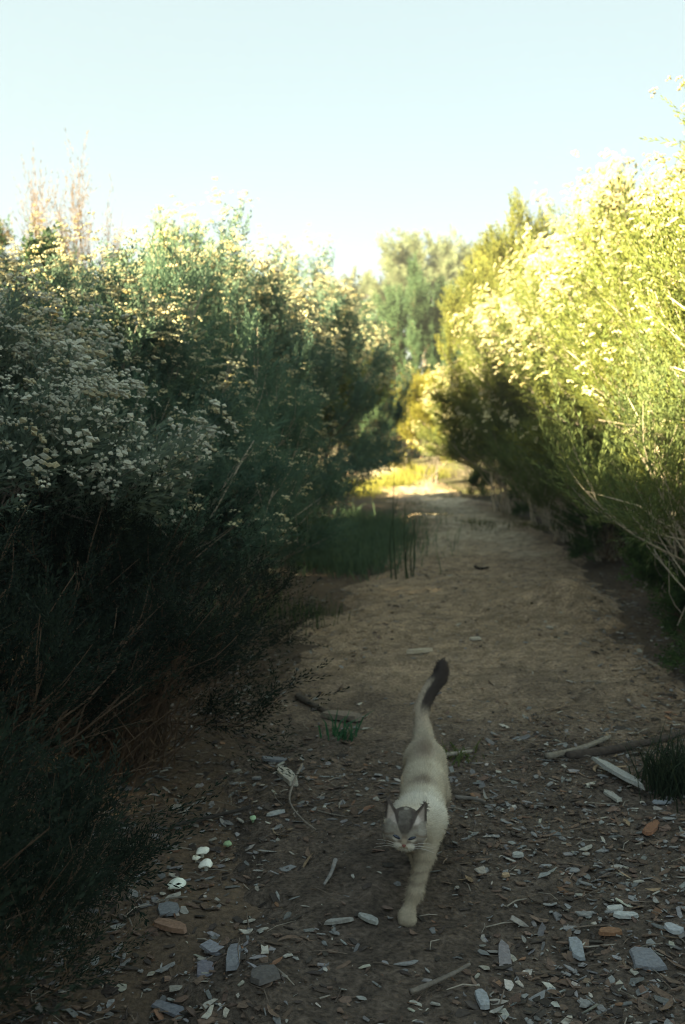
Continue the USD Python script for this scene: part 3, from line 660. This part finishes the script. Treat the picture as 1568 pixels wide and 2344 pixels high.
gy, pl, br, og = TONES["grey"], TONES["pale"], TONES["brown"], TONES["orange"]
bl = (0.155, 0.168, 0.185)
placed_chip((926, 1497), (992, 1490), 0.035, 0.02, (0.38, 0.34, 0.27), "pale split stick lying on the bare dirt just behind the cat's tail", "stick", "split_stick", 6, 0.1, seed=1)
placed_chip((1072, 1464), (1103, 1467), 0.04, 0.012, (0.42, 0.39, 0.33), "small whitish chip on the bare dirt right of the split stick", seed=2)
placed_chip((1352, 1752), (1483, 1834), 0.036, 0.012, (0.27, 0.28, 0.27), "flat grey split plank lying diagonally at the right", "plank", "wood_plank", 6, 0.06, 0.018, seed=3)
placed_chip((1382, 1808), (1423, 1845), 0.026, 0.008, (0.26, 0.26, 0.24), "short grey wood chip beside the diagonal plank", seed=4)
placed_chip((594, 1743), (660, 1741), 0.04, 0.008, bl, "flat blue-grey bark piece left of the curved twig's top", seed=5)
placed_chip((636, 1765), (676, 1800), 0.055, 0.016, (0.36, 0.345, 0.30), "pale lumpy piece of rotten wood beside the curved twig", "wood lump", "wood_lump", 12, 0.45, seed=6)
placed_chip((605, 1872), (658, 1862), 0.022, 0.008, (0.30, 0.32, 0.32), "pale narrow chip left of the curved twig's lower bend", seed=7)
placed_chip((575, 1787), (600, 1782), 0.02, 0.006, gy, "small pale sliver in the dark litter at the left", seed=8)
placed_chip((357, 2088), (412, 2086), 0.07, 0.006, bl, "square blue-grey bark piece below the white mushrooms", seed=9, n=8, jag=0.1)
placed_chip((352, 2118), (432, 2138), 0.04, 0.012, (0.22, 0.14, 0.10), "reddish brown curved bark piece below the square grey one", seed=10)
placed_chip((335, 2298), (450, 2306), 0.045, 0.006, (0.14, 0.15, 0.175), "long pointed blue-grey bark slab at the bottom left", seed=11, n=5, jag=0.35)
placed_chip((537, 2165), (531, 2232), 0.035, 0.008, (0.155, 0.165, 0.185), "upright-lying rectangular bark chip at the lower left", seed=12)
placed_chip((452, 2165), (528, 2178), 0.045, 0.006, (0.20, 0.21, 0.24), "wedge-shaped grey chip left of the rectangular one", seed=13, n=5, jag=0.3)
placed_chip((468, 2205), (472, 2238), 0.05, 0.006, (0.14, 0.14, 0.17), "broad dark grey chip at the lower left", seed=14)
placed_chip((565, 2252), (640, 2240), 0.055, 0.012, (0.085, 0.080, 0.078), "rounded dark grey stone-like bark piece at the bottom", seed=15)
placed_chip((818, 2098), (868, 2122), 0.024, 0.008, (0.24, 0.25, 0.24), "grey splinter left of the cat's front paw", seed=16)
placed_chip((740, 2120), (810, 2112), 0.016, 0.008, (0.20, 0.20, 0.19), "thin grey splinter further left of the cat's paw", seed=17)
placed_chip((1385, 2090), (1428, 2083), 0.03, 0.008, (0.36, 0.37, 0.36), "bright grey chip in the right litter, upper of two", seed=18)
placed_chip((1400, 2102), (1465, 2100), 0.028, 0.008, (0.34, 0.36, 0.36), "bright grey long chip in the right litter, lower of two", seed=19)
placed_chip((1368, 2145), (1425, 2135), 0.032, 0.008, (0.19, 0.105, 0.06), "rusty brown leaf-shaped bark on the right", seed=20)
placed_chip((1475, 1925), (1505, 1880), 0.032, 0.008, (0.17, 0.085, 0.05), "reddish brown curled leaf near the right edge", "dry leaf", "dry_leaf", 8, 0.15, seed=21)
placed_chip((1440, 2180), (1530, 2240), 0.085, 0.008, (0.155, 0.165, 0.185), "large torn blue-grey bark sheet near the lower right corner", seed=22, n=9, jag=0.45)
placed_chip((1315, 2140), (1325, 2205), 0.035, 0.008, (0.22, 0.24, 0.26), "long blue-grey chip pointing away at the lower right", seed=23)
placed_chip((1520, 2128), (1566, 2140), 0.04, 0.008, (0.30, 0.32, 0.34), "pale blue chip at the right edge near the bottom", seed=24)
placed_chip((1150, 2160), (1160, 2230), 0.035, 0.01, (0.18, 0.17, 0.18), "oblong grey bark chip right of the cat's paw at the bottom", seed=25, n=8)
placed_chip((1095, 2270), (1112, 2320), 0.03, 0.008, (0.24, 0.26, 0.28), "pale blocky chip at the bottom edge, right of the middle", seed=26)
placed_chip((1172, 1970), (1198, 1955), 0.028, 0.008, (0.30, 0.31, 0.30), "small pale chip on the bare earth right of the cat", seed=27)
placed_chip((1490, 1840), (1540, 1838), 0.03, 0.006, (0.22, 0.24, 0.27), "bluish chip by the tussock at the right edge", seed=28)
placed_chip((1150, 2010), (1165, 2005), 0.02, 0.006, (0.34, 0.25, 0.16), "tiny tan chip on the right-hand litter", seed=29)
placed_chip((735, 1640), (835, 1652), 0.075, 0.02, (0.15, 0.125, 0.10), "broad flat bark slab half buried left of the cat's tail", "bark slab", "bark_slab", 9, 0.2, 0.012, seed=30)
placed_chip((1250, 1437), (1265, 1440), 0.03, 0.01, (0.36, 0.33, 0.28), "small pale pebble-like chip in front of the dirt mound", seed=31)

def stick(name, pts, r, tone, label, cat="stick", lift=0.010):
    P3 = np.array([at(*p) for p in pts]); P3[:, 2] = [float(surf_z(x, y)) + lift for x, y, _ in P3]
    c = curve(*P3, n=max(10, 4 * len(pts))); o = c[0].copy()
    v, f = tube(c - o, np.linspace(r, r * 0.6, len(c)) * np.random.default_rng(len(USED)).uniform(0.9, 1.1, len(c)), 8)
    p = mesh_prim(numbered("/World/" + name), v, f, M_BARK, np.tile(tone, (len(v), 1)), smooth=True)
    UsdGeom.Xformable(p).AddTranslateOp().Set(tuple(map(float, o)))
    return tag(p, label, cat)

stick("twig", [(692, 1763), (672, 1806), (663, 1850), (690, 1890), (724, 1917)], 0.0042, (0.17, 0.15, 0.13), "thin curved twig lying on the litter left of the cat", "twig", 0.022)
stick("twig", [(768, 1985), (758, 2015), (742, 2042)], 0.006, (0.17, 0.165, 0.16), "short straight twig left of the cat's front leg", "twig", 0.02)
stick("fallen_branch", [(1300, 1738), (1400, 1722), (1480, 1705), (1600, 1672)], 0.018, (0.055, 0.045, 0.04), "dark fallen branch reaching in from the right edge", "branch")
stick("fallen_branch", [(1250, 1742), (1330, 1722), (1395, 1695)], 0.013, (0.17, 0.155, 0.13), "grey fallen branch crossing the litter above the plank", "branch", 0.015)
stick("fallen_branch", [(680, 1600), (740, 1632), (800, 1655)], 0.014, (0.065, 0.055, 0.045), "dark fallen branch lying under the bark slab, left of the tail", "branch", 0.012)
stick("twig", [(1020, 1738), (1080, 1728)], 0.009, (0.24, 0.22, 0.19), "pale straight stick right of the cat's flank", "twig", 0.016)
stick("twig", [(1088, 1300), (1102, 1304), (1118, 1302)], 0.012, (0.03, 0.026, 0.022), "small dark twig on the sandy middle of the track", "twig", 0.012)
stick("twig", [(1042, 1835), (1085, 1838), (1110, 1845)], 0.008, (0.14, 0.13, 0.12), "bent dark twig on the earth right of the cat's shoulder", "twig", 0.014)
stick("twig", [(940, 2290), (1030, 2250), (1075, 2225)], 0.006, (0.13, 0.115, 0.10), "thin twig at the bottom edge below the cat", "twig", 0.018)
stick("twig", [(390, 1905), (480, 1885), (575, 1862)], 0.008, (0.045, 0.04, 0.036), "long dark twig at the edge of the left bushes", "twig", 0.02)

# mushrooms: rounded caps on short stems
def mushroom(dx, dy, r, tone, label, flat=0.75):
    p = at(dx, dy); root = thing("mushroom", (p[0], p[1], float(surf_z(p[0], p[1])))); tag(root, label, "mushroom")
    prof = [(0.001, r * (0.35 + flat)), (r * 0.5, r * (0.30 + flat * 0.92)), (r * 0.85, r * (0.30 + flat * 0.6)), (r, r * 0.42), (r * 0.85, r * 0.28), (0.001, r * 0.34)]
    cap = trimesh.creation.revolve(np.array(prof), sections=18)
    v = np.array(cap.vertices); v += (meshkit.fbm(v * 70 + dx, 2) - 0.5)[:, None] * r * 0.7
    part(root, "cap", v + [0, 0, 0.008], cap.faces, M_SKIN, tint=np.tile(tone, (len(v), 1)), smooth=True)
    st = trimesh.creation.cylinder(r * 0.3, 0.03, sections=10); st.apply_translation((0, 0, 0.004))
    part(root, "stem", st.vertices, st.faces, M_SKIN, tint=np.tile(np.array(tone) * 0.8, (len(st.vertices), 1)), smooth=True)
mushroom(463, 1962, 0.018, (0.72, 0.74, 0.66), "round white mushroom, topmost of the white cluster at the lower left")
mushroom(449, 1974, 0.012, (0.66, 0.66, 0.56), "smallest white mushroom at the left of the white cluster")
mushroom(472, 1992, 0.019, (0.74, 0.76, 0.70), "white mushroom at the bottom of the white cluster")
mushroom(405, 2040, 0.023, (0.70, 0.76, 0.68), "largest white mushroom, alone below the white cluster")
mushroom(579, 1882, 0.011, (0.32, 0.48, 0.30), "small pale green round fungus in the litter on the left")
mushroom(522, 1942, 0.013, (0.26, 0.38, 0.22), "green cap between the white cluster and the litter")

# ---------------------------------------------------------------- the cat
def round_cones(grid, org, h, prims, k):
    """signed distance of smoothly joined round cones, written only near each one"""
    for a, b, ra, rb, *flat in prims:
        a, b = np.array(a, float), np.array(b, float); m = max(ra, rb) + 3 * k + 0.012
        lo = np.maximum(((np.minimum(a, b) - m - org) / h).astype(int), 0); hi = np.minimum(((np.maximum(a, b) + m - org) / h).astype(int) + 2, grid.shape)
        I = [org[j] + h * np.arange(lo[j], hi[j]) for j in range(3)]
        X = np.stack(np.meshgrid(*I, indexing="ij"), -1)
        ab = b - a; t = np.clip(((X - a) @ ab) / max(ab @ ab, 1e-9), 0, 1)
        d = np.linalg.norm(X - (a + t[..., None] * ab), axis=-1) - (ra + (rb - ra) * t)
        sl = tuple(slice(lo[j], hi[j]) for j in range(3))
        g = grid[sl]; hh = np.clip(k - np.abs(g - d), 0, None) / k
        grid[sl] = np.minimum(g, d) - hh * hh * k * 0.25
    return grid

def surface_nets(g, org, h):
    s = g < 0
    n0, n1_, n2_ = (np.array(g.shape) - 1)
    c = [s[i:n0 + i, j:n1_ + j, k:n2_ + k] for i in (0, 1) for j in (0, 1) for k in (0, 1)]
    cnt2 = sum(x.astype(np.int8) for x in c)
    act = (cnt2 > 0) & (cnt2 < 8)
    idx = -np.ones(act.shape, int); ijk = np.argwhere(act); idx[act] = np.arange(len(ijk))
    acc, wn = np.zeros((len(ijk), 3)), np.zeros(len(ijk))
    offs = np.array([(i, j, k) for i in (0, 1) for j in (0, 1) for k in (0, 1)])
    for p in range(8):
        for q2 in range(p + 1, 8):
            if np.abs(offs[p] - offs[q2]).sum() != 1: continue
            A2 = g[tuple((ijk + offs[p]).T)]; B2 = g[tuple((ijk + offs[q2]).T)]
            m = (A2 < 0) != (B2 < 0)
            t = A2[m] / (A2[m] - B2[m])
            acc[m] += offs[p] + t[:, None] * (offs[q2] - offs[p]); wn[m] += 1
    v = org + h * (ijk + acc / wn[:, None])
    quads = []
    for ax in range(3):
        e1 = [0, 0, 0]; e1[ax] = 1
        u, w = [(1, 2), (2, 0), (0, 1)][ax]
        a = s[:-1, :-1, :-1]; b = s[e1[0]:s.shape[0] - 1 + e1[0], e1[1]:s.shape[1] - 1 + e1[1], e1[2]:s.shape[2] - 1 + e1[2]]
        pts = np.argwhere(a != b); ok = (pts[:, u] > 0) & (pts[:, w] > 0); pts = pts[ok]
        flip = ~a[tuple(pts.T)]
        du = np.zeros(3, int); du[u] = 1; dw = np.zeros(3, int); dw[w] = 1
        qd = np.stack([idx[tuple((pts - du - dw).T)], idx[tuple((pts - dw).T)], idx[tuple(pts.T)], idx[tuple((pts - du).T)]], 1)
        qd[flip] = qd[flip][:, ::-1]; quads.append(qd)
    qd = np.vstack(quads)
    return v, np.vstack([qd[:, [0, 1, 2]], qd[:, [0, 2, 3]]])

CROP = lambda cx, cy: ((1250 + cx / 2.13) * 0.64447, (2250 + cy / 2.13) * 0.64447)   # enlarged view -> photograph
def K(cx, cy, y): return at_depth(*CROP(cx, cy), y)
cat_o = np.array([0.18, 2.6, 0.0])
# trunk centre line
hip, mid, chest, sh = K(552, 960, 2.87), K(545, 1180, 2.70), K(525, 1330, 2.53), K(500, 1350, 2.47)
hip[2], mid[2], chest[2], sh[2] = 0.225, 0.205, 0.195, 0.200
hc = K(402, 1490, 2.365)                                 # head centre
fwd = np.array([-0.10, -1.0, -0.05]); fwd /= np.linalg.norm(fwd)
rt = np.cross(fwd, [0.05, 0, 1.0]); rt /= np.linalg.norm(rt); rt = -rt if rt[0] < 0 else rt
upv = np.cross(rt, fwd); upv = upv if upv[2] > 0 else -upv
HS = 0.87
H_ = lambda r, u, w: hc + (rt * r + upv * u + fwd * w) * HS
prims = [(hip, mid, 0.044, 0.056), (mid, chest, 0.056, 0.056), (chest, sh, 0.055, 0.052),
         (mid + [0, 0, -0.03], chest + [0, 0, -0.03], 0.047, 0.047),
         (hip + [0, 0.04, 0.02], hip, 0.034, 0.044), (sh, hc + [0.01, 0.05, 0.0], 0.056, 0.044),
         (sh + [0.0, -0.01, -0.01], sh + [0.0, 0.06, -0.04], 0.055, 0.05)]
# front leg that reaches forward, towards the camera
s1, e1, w1, p1 = K(605, 1400, 2.475), K(545, 1670, 2.415), K(478, 1960, 2.35), K(415, 2140, 2.325)
p1[2] = 0.015
prims += [(s1, e1, 0.036, 0.024), (e1, w1, 0.0235, 0.0150), (w1, p1 + [0, 0, 0.006], 0.0150, 0.0140)]
for k_, ox in enumerate((-0.0115, -0.004, 0.004, 0.0115)):
    ty_ = -0.016 + 0.004 * abs(k_ - 1.5)
    prims += [(p1 + [ox * 0.7, 0, 0], p1 + [ox, ty_, -0.006], 0.0080, 0.0072)]
# the other front leg, swung back under the chest
s2 = sh + [-0.030, 0.03, -0.01]; e2 = sh + [-0.020, 0.10, -0.085]; w2 = sh + [0.0, 0.15, -0.14]; p2 = sh + [0.01, 0.14, -0.178]
prims += [(s2, e2, 0.038, 0.027), (e2, w2, 0.026, 0.018), (w2, p2, 0.018, 0.019)]
for sx, dy in ((-1, 0.05), (1, -0.03)):
    a = hip + [sx * 0.022, 0.0, -0.01]; kn = hip + [sx * 0.034, -0.06 + dy, -0.085]; hk = hip + [sx * 0.030, 0.045 + dy, -0.13]; pw = hip + [sx * 0.030, -0.01 + dy, -0.187]
    prims += [(a, kn, 0.038, 0.027), (kn, hk, 0.026, 0.015), (hk, pw, 0.016, 0.017), (pw, pw + [0, -0.025, -0.002], 0.017, 0.016)]
# tail
tl = curve(hip + [0, 0.06, 0.045], K(535, 720, 2.97), K(525, 600, 3.02), K(560, 490, 3.06), K(620, 390, 3.09), K(672, 320, 3.11), K(684, 225, 3.12), n=16)
trr = np.interp(np.linspace(0, 1, 16), [0, 0.25, 0.5, 0.8, 1], [0.022, 0.0145, 0.0145, 0.0150, 0.0110])
prims += [(tl[i_], tl[i_ + 1], trr[i_], trr[i_ + 1]) for i_ in range(15)]
hstep = 0.003
lo_, hi_ = np.array([-0.02, 2.26, -0.012]), np.array([0.42, 3.17, 0.56])
shape = np.ceil((hi_ - lo_) / hstep).astype(int)
grid = np.full(shape, 0.2); org = lo_
grid = round_cones(grid, org, hstep, prims, 0.020)
# head, sharper joins
head = [(H_(0, 0.004, 0), H_(0, 0.004, 0.0), 0.044, 0.044), (H_(-0.018, -0.006, 0.006), H_(0.018, -0.006, 0.006), 0.037, 0.037), (H_(0, 0.012, -0.012), H_(0, 0, 0.012), 0.042, 0.036),
        (H_(0, -0.002, 0.03), H_(0, -0.014, 0.047), 0.016, 0.0115),
        (H_(-0.011, -0.021, 0.038), H_(-0.011, -0.021, 0.040), 0.0135, 0.0125), (H_(0.011, -0.021, 0.038), H_(0.011, -0.021, 0.040), 0.0135, 0.0125),
        (H_(0, -0.031, 0.030), H_(0, -0.031, 0.033), 0.011, 0.010),
        (H_(-0.036, -0.014, 0.0), H_(-0.039, -0.018, 0.0), 0.018, 0.015), (H_(0.036, -0.014, 0.0), H_(0.039, -0.018, 0.0), 0.018, 0.015),
        (H_(-0.012, 0.013, 0.031), H_(-0.027, 0.011, 0.026), 0.011, 0.010), (H_(0.012, 0.013, 0.031), H_(0.027, 0.011, 0.026), 0.011, 0.010)]
grid = round_cones(grid, org, hstep, head, 0.009)
ears = []
for sx in (-1, 1):
    for q3 in np.linspace(-1, 1, 5):       # a fan of thin fingers makes the triangular blade of the ear
        ears.append((H_(sx * 0.034 + q3 * 0.019, 0.024 - sx * q3 * 0.009, -0.004 + 0.005 * abs(q3)), H_(sx * 0.052 + q3 * 0.001, 0.078, -0.012), 0.0065, 0.0028))
grid = round_cones(grid, org, hstep, ears, 0.004)
cv, cf = surface_nets(grid, org, hstep)
tm = trimesh.Trimesh(cv, cf, process=False)
comps = trimesh.graph.connected_components(tm.face_adjacency, nodes=np.arange(len(cf)))
if len(comps) > 1:
    big = max(comps, key=len); tm = trimesh.Trimesh(cv, cf[big], process=False); tm.remove_unreferenced_vertices()
trimesh.smoothing.filter_taubin(tm, iterations=6)
cv, cf = np.array(tm.vertices), np.array(tm.faces)
_, _, cn = meshkit.arrays((cv, cf), True)
# coat colours: markings, plus painted side shade on the right flank
cream, buff, smoke, seal, whit = map(np.array, ((0.36, 0.32, 0.245), (0.27, 0.228, 0.175), (0.15, 0.115, 0.088), (0.035, 0.028, 0.025), (0.58, 0.56, 0.50)))
def blend(c, tone, w): w = np.clip(w, 0, 1)[:, None]; return c * (1 - w) + tone * w
def coat(p):
    nz = meshkit.fbm(p * 45, 3, 5); nb = meshkit.fbm(p * 18, 2, 6)
    c = np.tile(cream, (len(p), 1))
    yb, zb_ = p[:, 1], p[:, 2]
    xc = np.interp(yb, [sh[1], chest[1], mid[1], hip[1], 3.0], [sh[0], chest[0], mid[0], hip[0], hip[0]])
    ridge = np.exp(-((p[:, 0] - xc) / 0.036) ** 2) * smoothstep(0.20, 0.25, zb_)
    c = blend(c, smoke, ridge * 1.0 * (np.exp(-((yb - 2.82) / 0.08) ** 2) + 0.9 * np.exp(-((yb - 2.60) / 0.035) ** 2)))
    c = blend(c, buff, smoothstep(0.17, 0.10, zb_) * 0.5 * (yb > 2.45) + (nb - 0.5) * 0.8)
    c = blend(c, smoke, smoothstep(xc + 0.045, xc + 0.08, p[:, 0]) * 0.5 * (yb > 2.52) * (zb_ < 0.24))  # right flank darkened: side shade painted into the coat
    c = blend(c, whit, np.exp(-((yb - 2.47) / 0.06) ** 2) * smoothstep(0.15, 0.22, zb_) * 0.5)
    leg = (yb < 2.44) & (zb_ < 0.15)
    band = np.maximum(np.sin(zb_ * 300 + nz * 3), 0) ** 2 * smoothstep(0.05, 0.08, zb_) * smoothstep(0.15, 0.11, zb_)
    c = np.where(leg[:, None], blend(blend(c, buff * 0.95, np.full(len(p), 0.5)), smoke, band * 0.55), c)
    # tail: dark, with a pale left edge for the first two thirds
    near = np.where((yb > 2.9) & (zb_ > 0.27))[0]; fine = np.stack([np.interp(np.linspace(0, 15, 226), np.arange(16), tl[:, j]) for j in range(3)], 1)
    ti = np.zeros(len(p), int); dm = np.full(len(p), 9.0)
    for ch_ in np.array_split(near, max(1, len(near) // 4000)):
        dt = np.linalg.norm(p[ch_][:, None] - fine[None], axis=2); ti[ch_] = dt.argmin(1); dm[ch_] = dt.min(1)
    on = (dm < 0.034) & (yb > 2.93) & (zb_ > 0.285)
    s_ = ti / 225.0; sidex = p[:, 0] - fine[ti, 0]
    dk = smoothstep(0.22, 0.42, s_) * np.maximum(smoothstep(-0.009, 0.0, sidex), smoothstep(0.62, 0.74, s_))
    c = np.where(on[:, None], blend(np.tile(buff * 1.15, (len(p), 1)), seal, dk), c)
    # head
    q4 = (p - hc) / HS; r_, u_, w_ = q4 @ rt, q4 @ upv, q4 @ fwd
    hd = (np.linalg.norm(q4 / 1.0, axis=1) < 0.062) & (w_ > -0.028) | ((u_ > 0.028) & (np.abs(r_) < 0.075) & (np.abs(w_) < 0.03))
    ch = np.tile(np.array((0.23, 0.215, 0.185)), (len(p), 1))
    ch = blend(ch, smoke * 0.8, (nz - 0.42) * 2.6)
    ch = blend(ch, seal * 1.2, smoothstep(0.010, 0.003, np.abs(r_) - np.clip(u_ - 0.008, 0, 1) * 0.6) * smoothstep(0.006, 0.020, u_) * (u_ < 0.06) * np.clip(0.85 + (nz - 0.5) * 1.2, 0, 1))
    ch = blend(ch, smoke, smoothstep(0.010, 0.004, np.abs(r_)) * smoothstep(-0.012, 0.0, u_) * smoothstep(0.016, 0.008, u_) * 0.75)
    earm = smoothstep(0.030, 0.036, u_) * (np.abs(r_) > 0.02)
    inner = earm * smoothstep(-0.008, -0.003, w_) * smoothstep(0.003, -0.003, np.abs(np.abs(r_) - 0.036 - (u_ - 0.03) * 0.32) - 0.016 * np.clip((0.074 - u_) / 0.044, 0, 1))
    ch = blend(ch, seal * 1.6, earm * 0.95); ch = blend(ch, np.array((0.34, 0.30, 0.27)), inner)
    ch = blend(ch, whit, smoothstep(0.020, 0.015, np.linalg.norm(np.stack([np.abs(r_) - 0.012, u_ + 0.024, (w_ - 0.042) * 0.7], 1), axis=1)) * 0.9)
    eye_d = np.linalg.norm(np.stack([(np.abs(r_) - 0.0205) * 0.75, u_ - 0.003, (w_ - 0.036) * 0.4], 1), axis=1)
    ch = blend(ch, whit * 0.9, smoothstep(0.0135, 0.0105, eye_d) * smoothstep(0.002, -0.004, u_))
    ch = blend(ch, smoke, np.maximum(np.sin(u_ * 300 + np.abs(r_) * 150), 0) ** 2 * smoothstep(0.024, 0.034, np.abs(r_)) * smoothstep(0.03, 0.01, u_) * 0.95)
    ch = blend(ch, smoke * 0.9, smoothstep(0.010, 0.006, np.abs(np.abs(r_) - 0.0105)) * smoothstep(0.008, 0.0, np.abs(u_ + 0.006)) * (w_ > 0.03) * 0.8)
    ch = blend(ch, buff * 1.05, smoothstep(0.008, 0.005, np.abs(r_)) * smoothstep(0.012, 0.006, np.abs(u_ + 0.006)) * (w_ > 0.035))
    return np.where(hd[:, None], ch, c) * (0.88 + 0.24 * nz)[:, None]
cat = thing("cat", cat_o); tag(cat, "cream and grey cat with a dark tail tip and forehead walking towards the camera", "cat")
part(cat, "body", cv - cat_o, cf, M_FUR, tint=coat(cv), normals=cn)
# short fur that breaks the outline
rf = np.random.default_rng(55)
area = tm.area_faces; nf = 46000
fi = rf.choice(len(cf), nf, p=area / area.sum()); bc = rf.dirichlet((1, 1, 1), nf)
fp = np.einsum("nk,nkj->nj", bc, cv[cf[fi]]); fn = np.einsum("nk,nkj->nj", bc, cn[cf[fi]]); fn /= np.linalg.norm(fn, axis=1, keepdims=True)
qe = (fp - hc) / HS; er_, eu_, ew_ = qe @ rt, qe @ upv, qe @ fwd
bare = (ew_ > 0.015) & (((np.abs(er_) - 0.0205) / 0.016) ** 2 + ((eu_ - 0.003) / 0.010) ** 2 < 1) | ((ew_ > 0.03) & (np.abs(er_) < 0.008) & (np.abs(eu_ + 0.016) < 0.008))
fp, fn = fp[~bare], fn[~bare]; nf = len(fp)
qh = fp - hc; onhead = (np.linalg.norm(qh, axis=1) < 0.07)
flow = np.where(onhead[:, None], qh - (qh @ fwd)[:, None] * fwd * 1.0 - fwd * 0.02, np.array([[0, 1.0, -0.35]]))
flow = np.where((fp[:, 2:3] < 0.14), np.array([[0, 0.2, -1.0]]), flow)
flow -= (flow * fn).sum(1, keepdims=True) * fn; flow /= np.linalg.norm(flow, axis=1, keepdims=True) + 1e-9
tip = fn * 0.55 + flow * 0.85 + rf.normal(0, 0.22, (nf, 3)); tip /= np.linalg.norm(tip, axis=1, keepdims=True)
ear_ = onhead & ((fp - hc) @ upv / HS > 0.030)
ln = np.where(onhead, 0.006, 0.012) * np.where(ear_, 0.4, 1.0) * np.where(fp[:, 2] < 0.05, 0.5, 1) * rf.uniform(0.6, 1.2, nf)
sd = np.cross(tip, fn); sd /= np.linalg.norm(sd, axis=1, keepdims=True) + 1e-9
wv = 0.0007
hv = np.stack([fp - sd * wv, fp + sd * wv, fp + tip * ln[:, None]], 1).reshape(-1, 3)
hn = np.repeat(fn, 3, 0)
part(cat, "fur", hv - cat_o, np.arange(nf * 3).reshape(-1, 3), M_FUR, kind="stuff", tint=np.repeat(1.05 * coat(fp) * rf.uniform(0.82, 1.18, (nf, 1)), 3, 0), normals=hn)
# eyes narrowed to slits, nose, whiskers
def surf(r, u):
    o_ = H_(r, u, 0.12); n_ = -fwd
    d = np.linalg.norm(np.cross(cv - o_, n_), axis=1); m = np.argsort(d)[:10]
    w = ((cv[m] - hc) @ fwd).max() / HS; return w
for sx in (-1, 1):
    ic = trimesh.creation.icosphere(3, 1.0); e_ = np.array(ic.vertices) * [0.0105, 0.0034, 0.004]
    sl = -0.42 * sx; ex, ey = e_[:, 0] * math.cos(sl) - e_[:, 1] * math.sin(sl), e_[:, 0] * math.sin(sl) + e_[:, 1] * math.cos(sl)
    ey = ex * 0 + (e_[:, 1] * math.cos(sl) - e_[:, 0] * math.sin(sl)); ex = e_[:, 0] * math.cos(sl) + e_[:, 1] * math.sin(sl)
    c_ = H_(sx * 0.0205, 0.004, surf(sx * 0.0205, 0.004) + 0.0005)
    part(cat, "eye", c_ + ex[:, None] * rt + ey[:, None] * upv + e_[:, 2:3] * fwd - cat_o, ic.faces, M_EYE, smooth=True)
ic = trimesh.creation.icosphere(2, 1.0); nv = np.array(ic.vertices) * [0.0062, 0.0042, 0.004]; nv[:, 0] *= np.clip(0.75 + nv[:, 1] * 90, 0.3, 1.2)
part(cat, "nose", H_(0, -0.0165, surf(0, -0.0165) - 0.0005) + nv[:, :1] * rt + nv[:, 1:2] * upv + nv[:, 2:3] * fwd - cat_o, ic.faces, M_SKIN, tint=np.tile((0.16, 0.065, 0.055), (len(nv), 1)), smooth=True)
for sx in (-1, 1):
    for k_ in range(3):
        b_ = H_(sx * 0.016, -0.020 - 0.003 * k_, 0.050); t_ = H_(sx * (0.075 + 0.004 * k_), -0.012 - 0.012 * k_, 0.045)
        v, f = tube(curve(b_, (b_ + t_) / 2 + upv * 0.004, t_, n=6) - cat_o, np.linspace(0.0005, 0.0002, 6), 3)
        part(cat, "whisker", v, f, M_SKIN, tint=np.tile((0.6, 0.6, 0.58), (len(v), 1)))
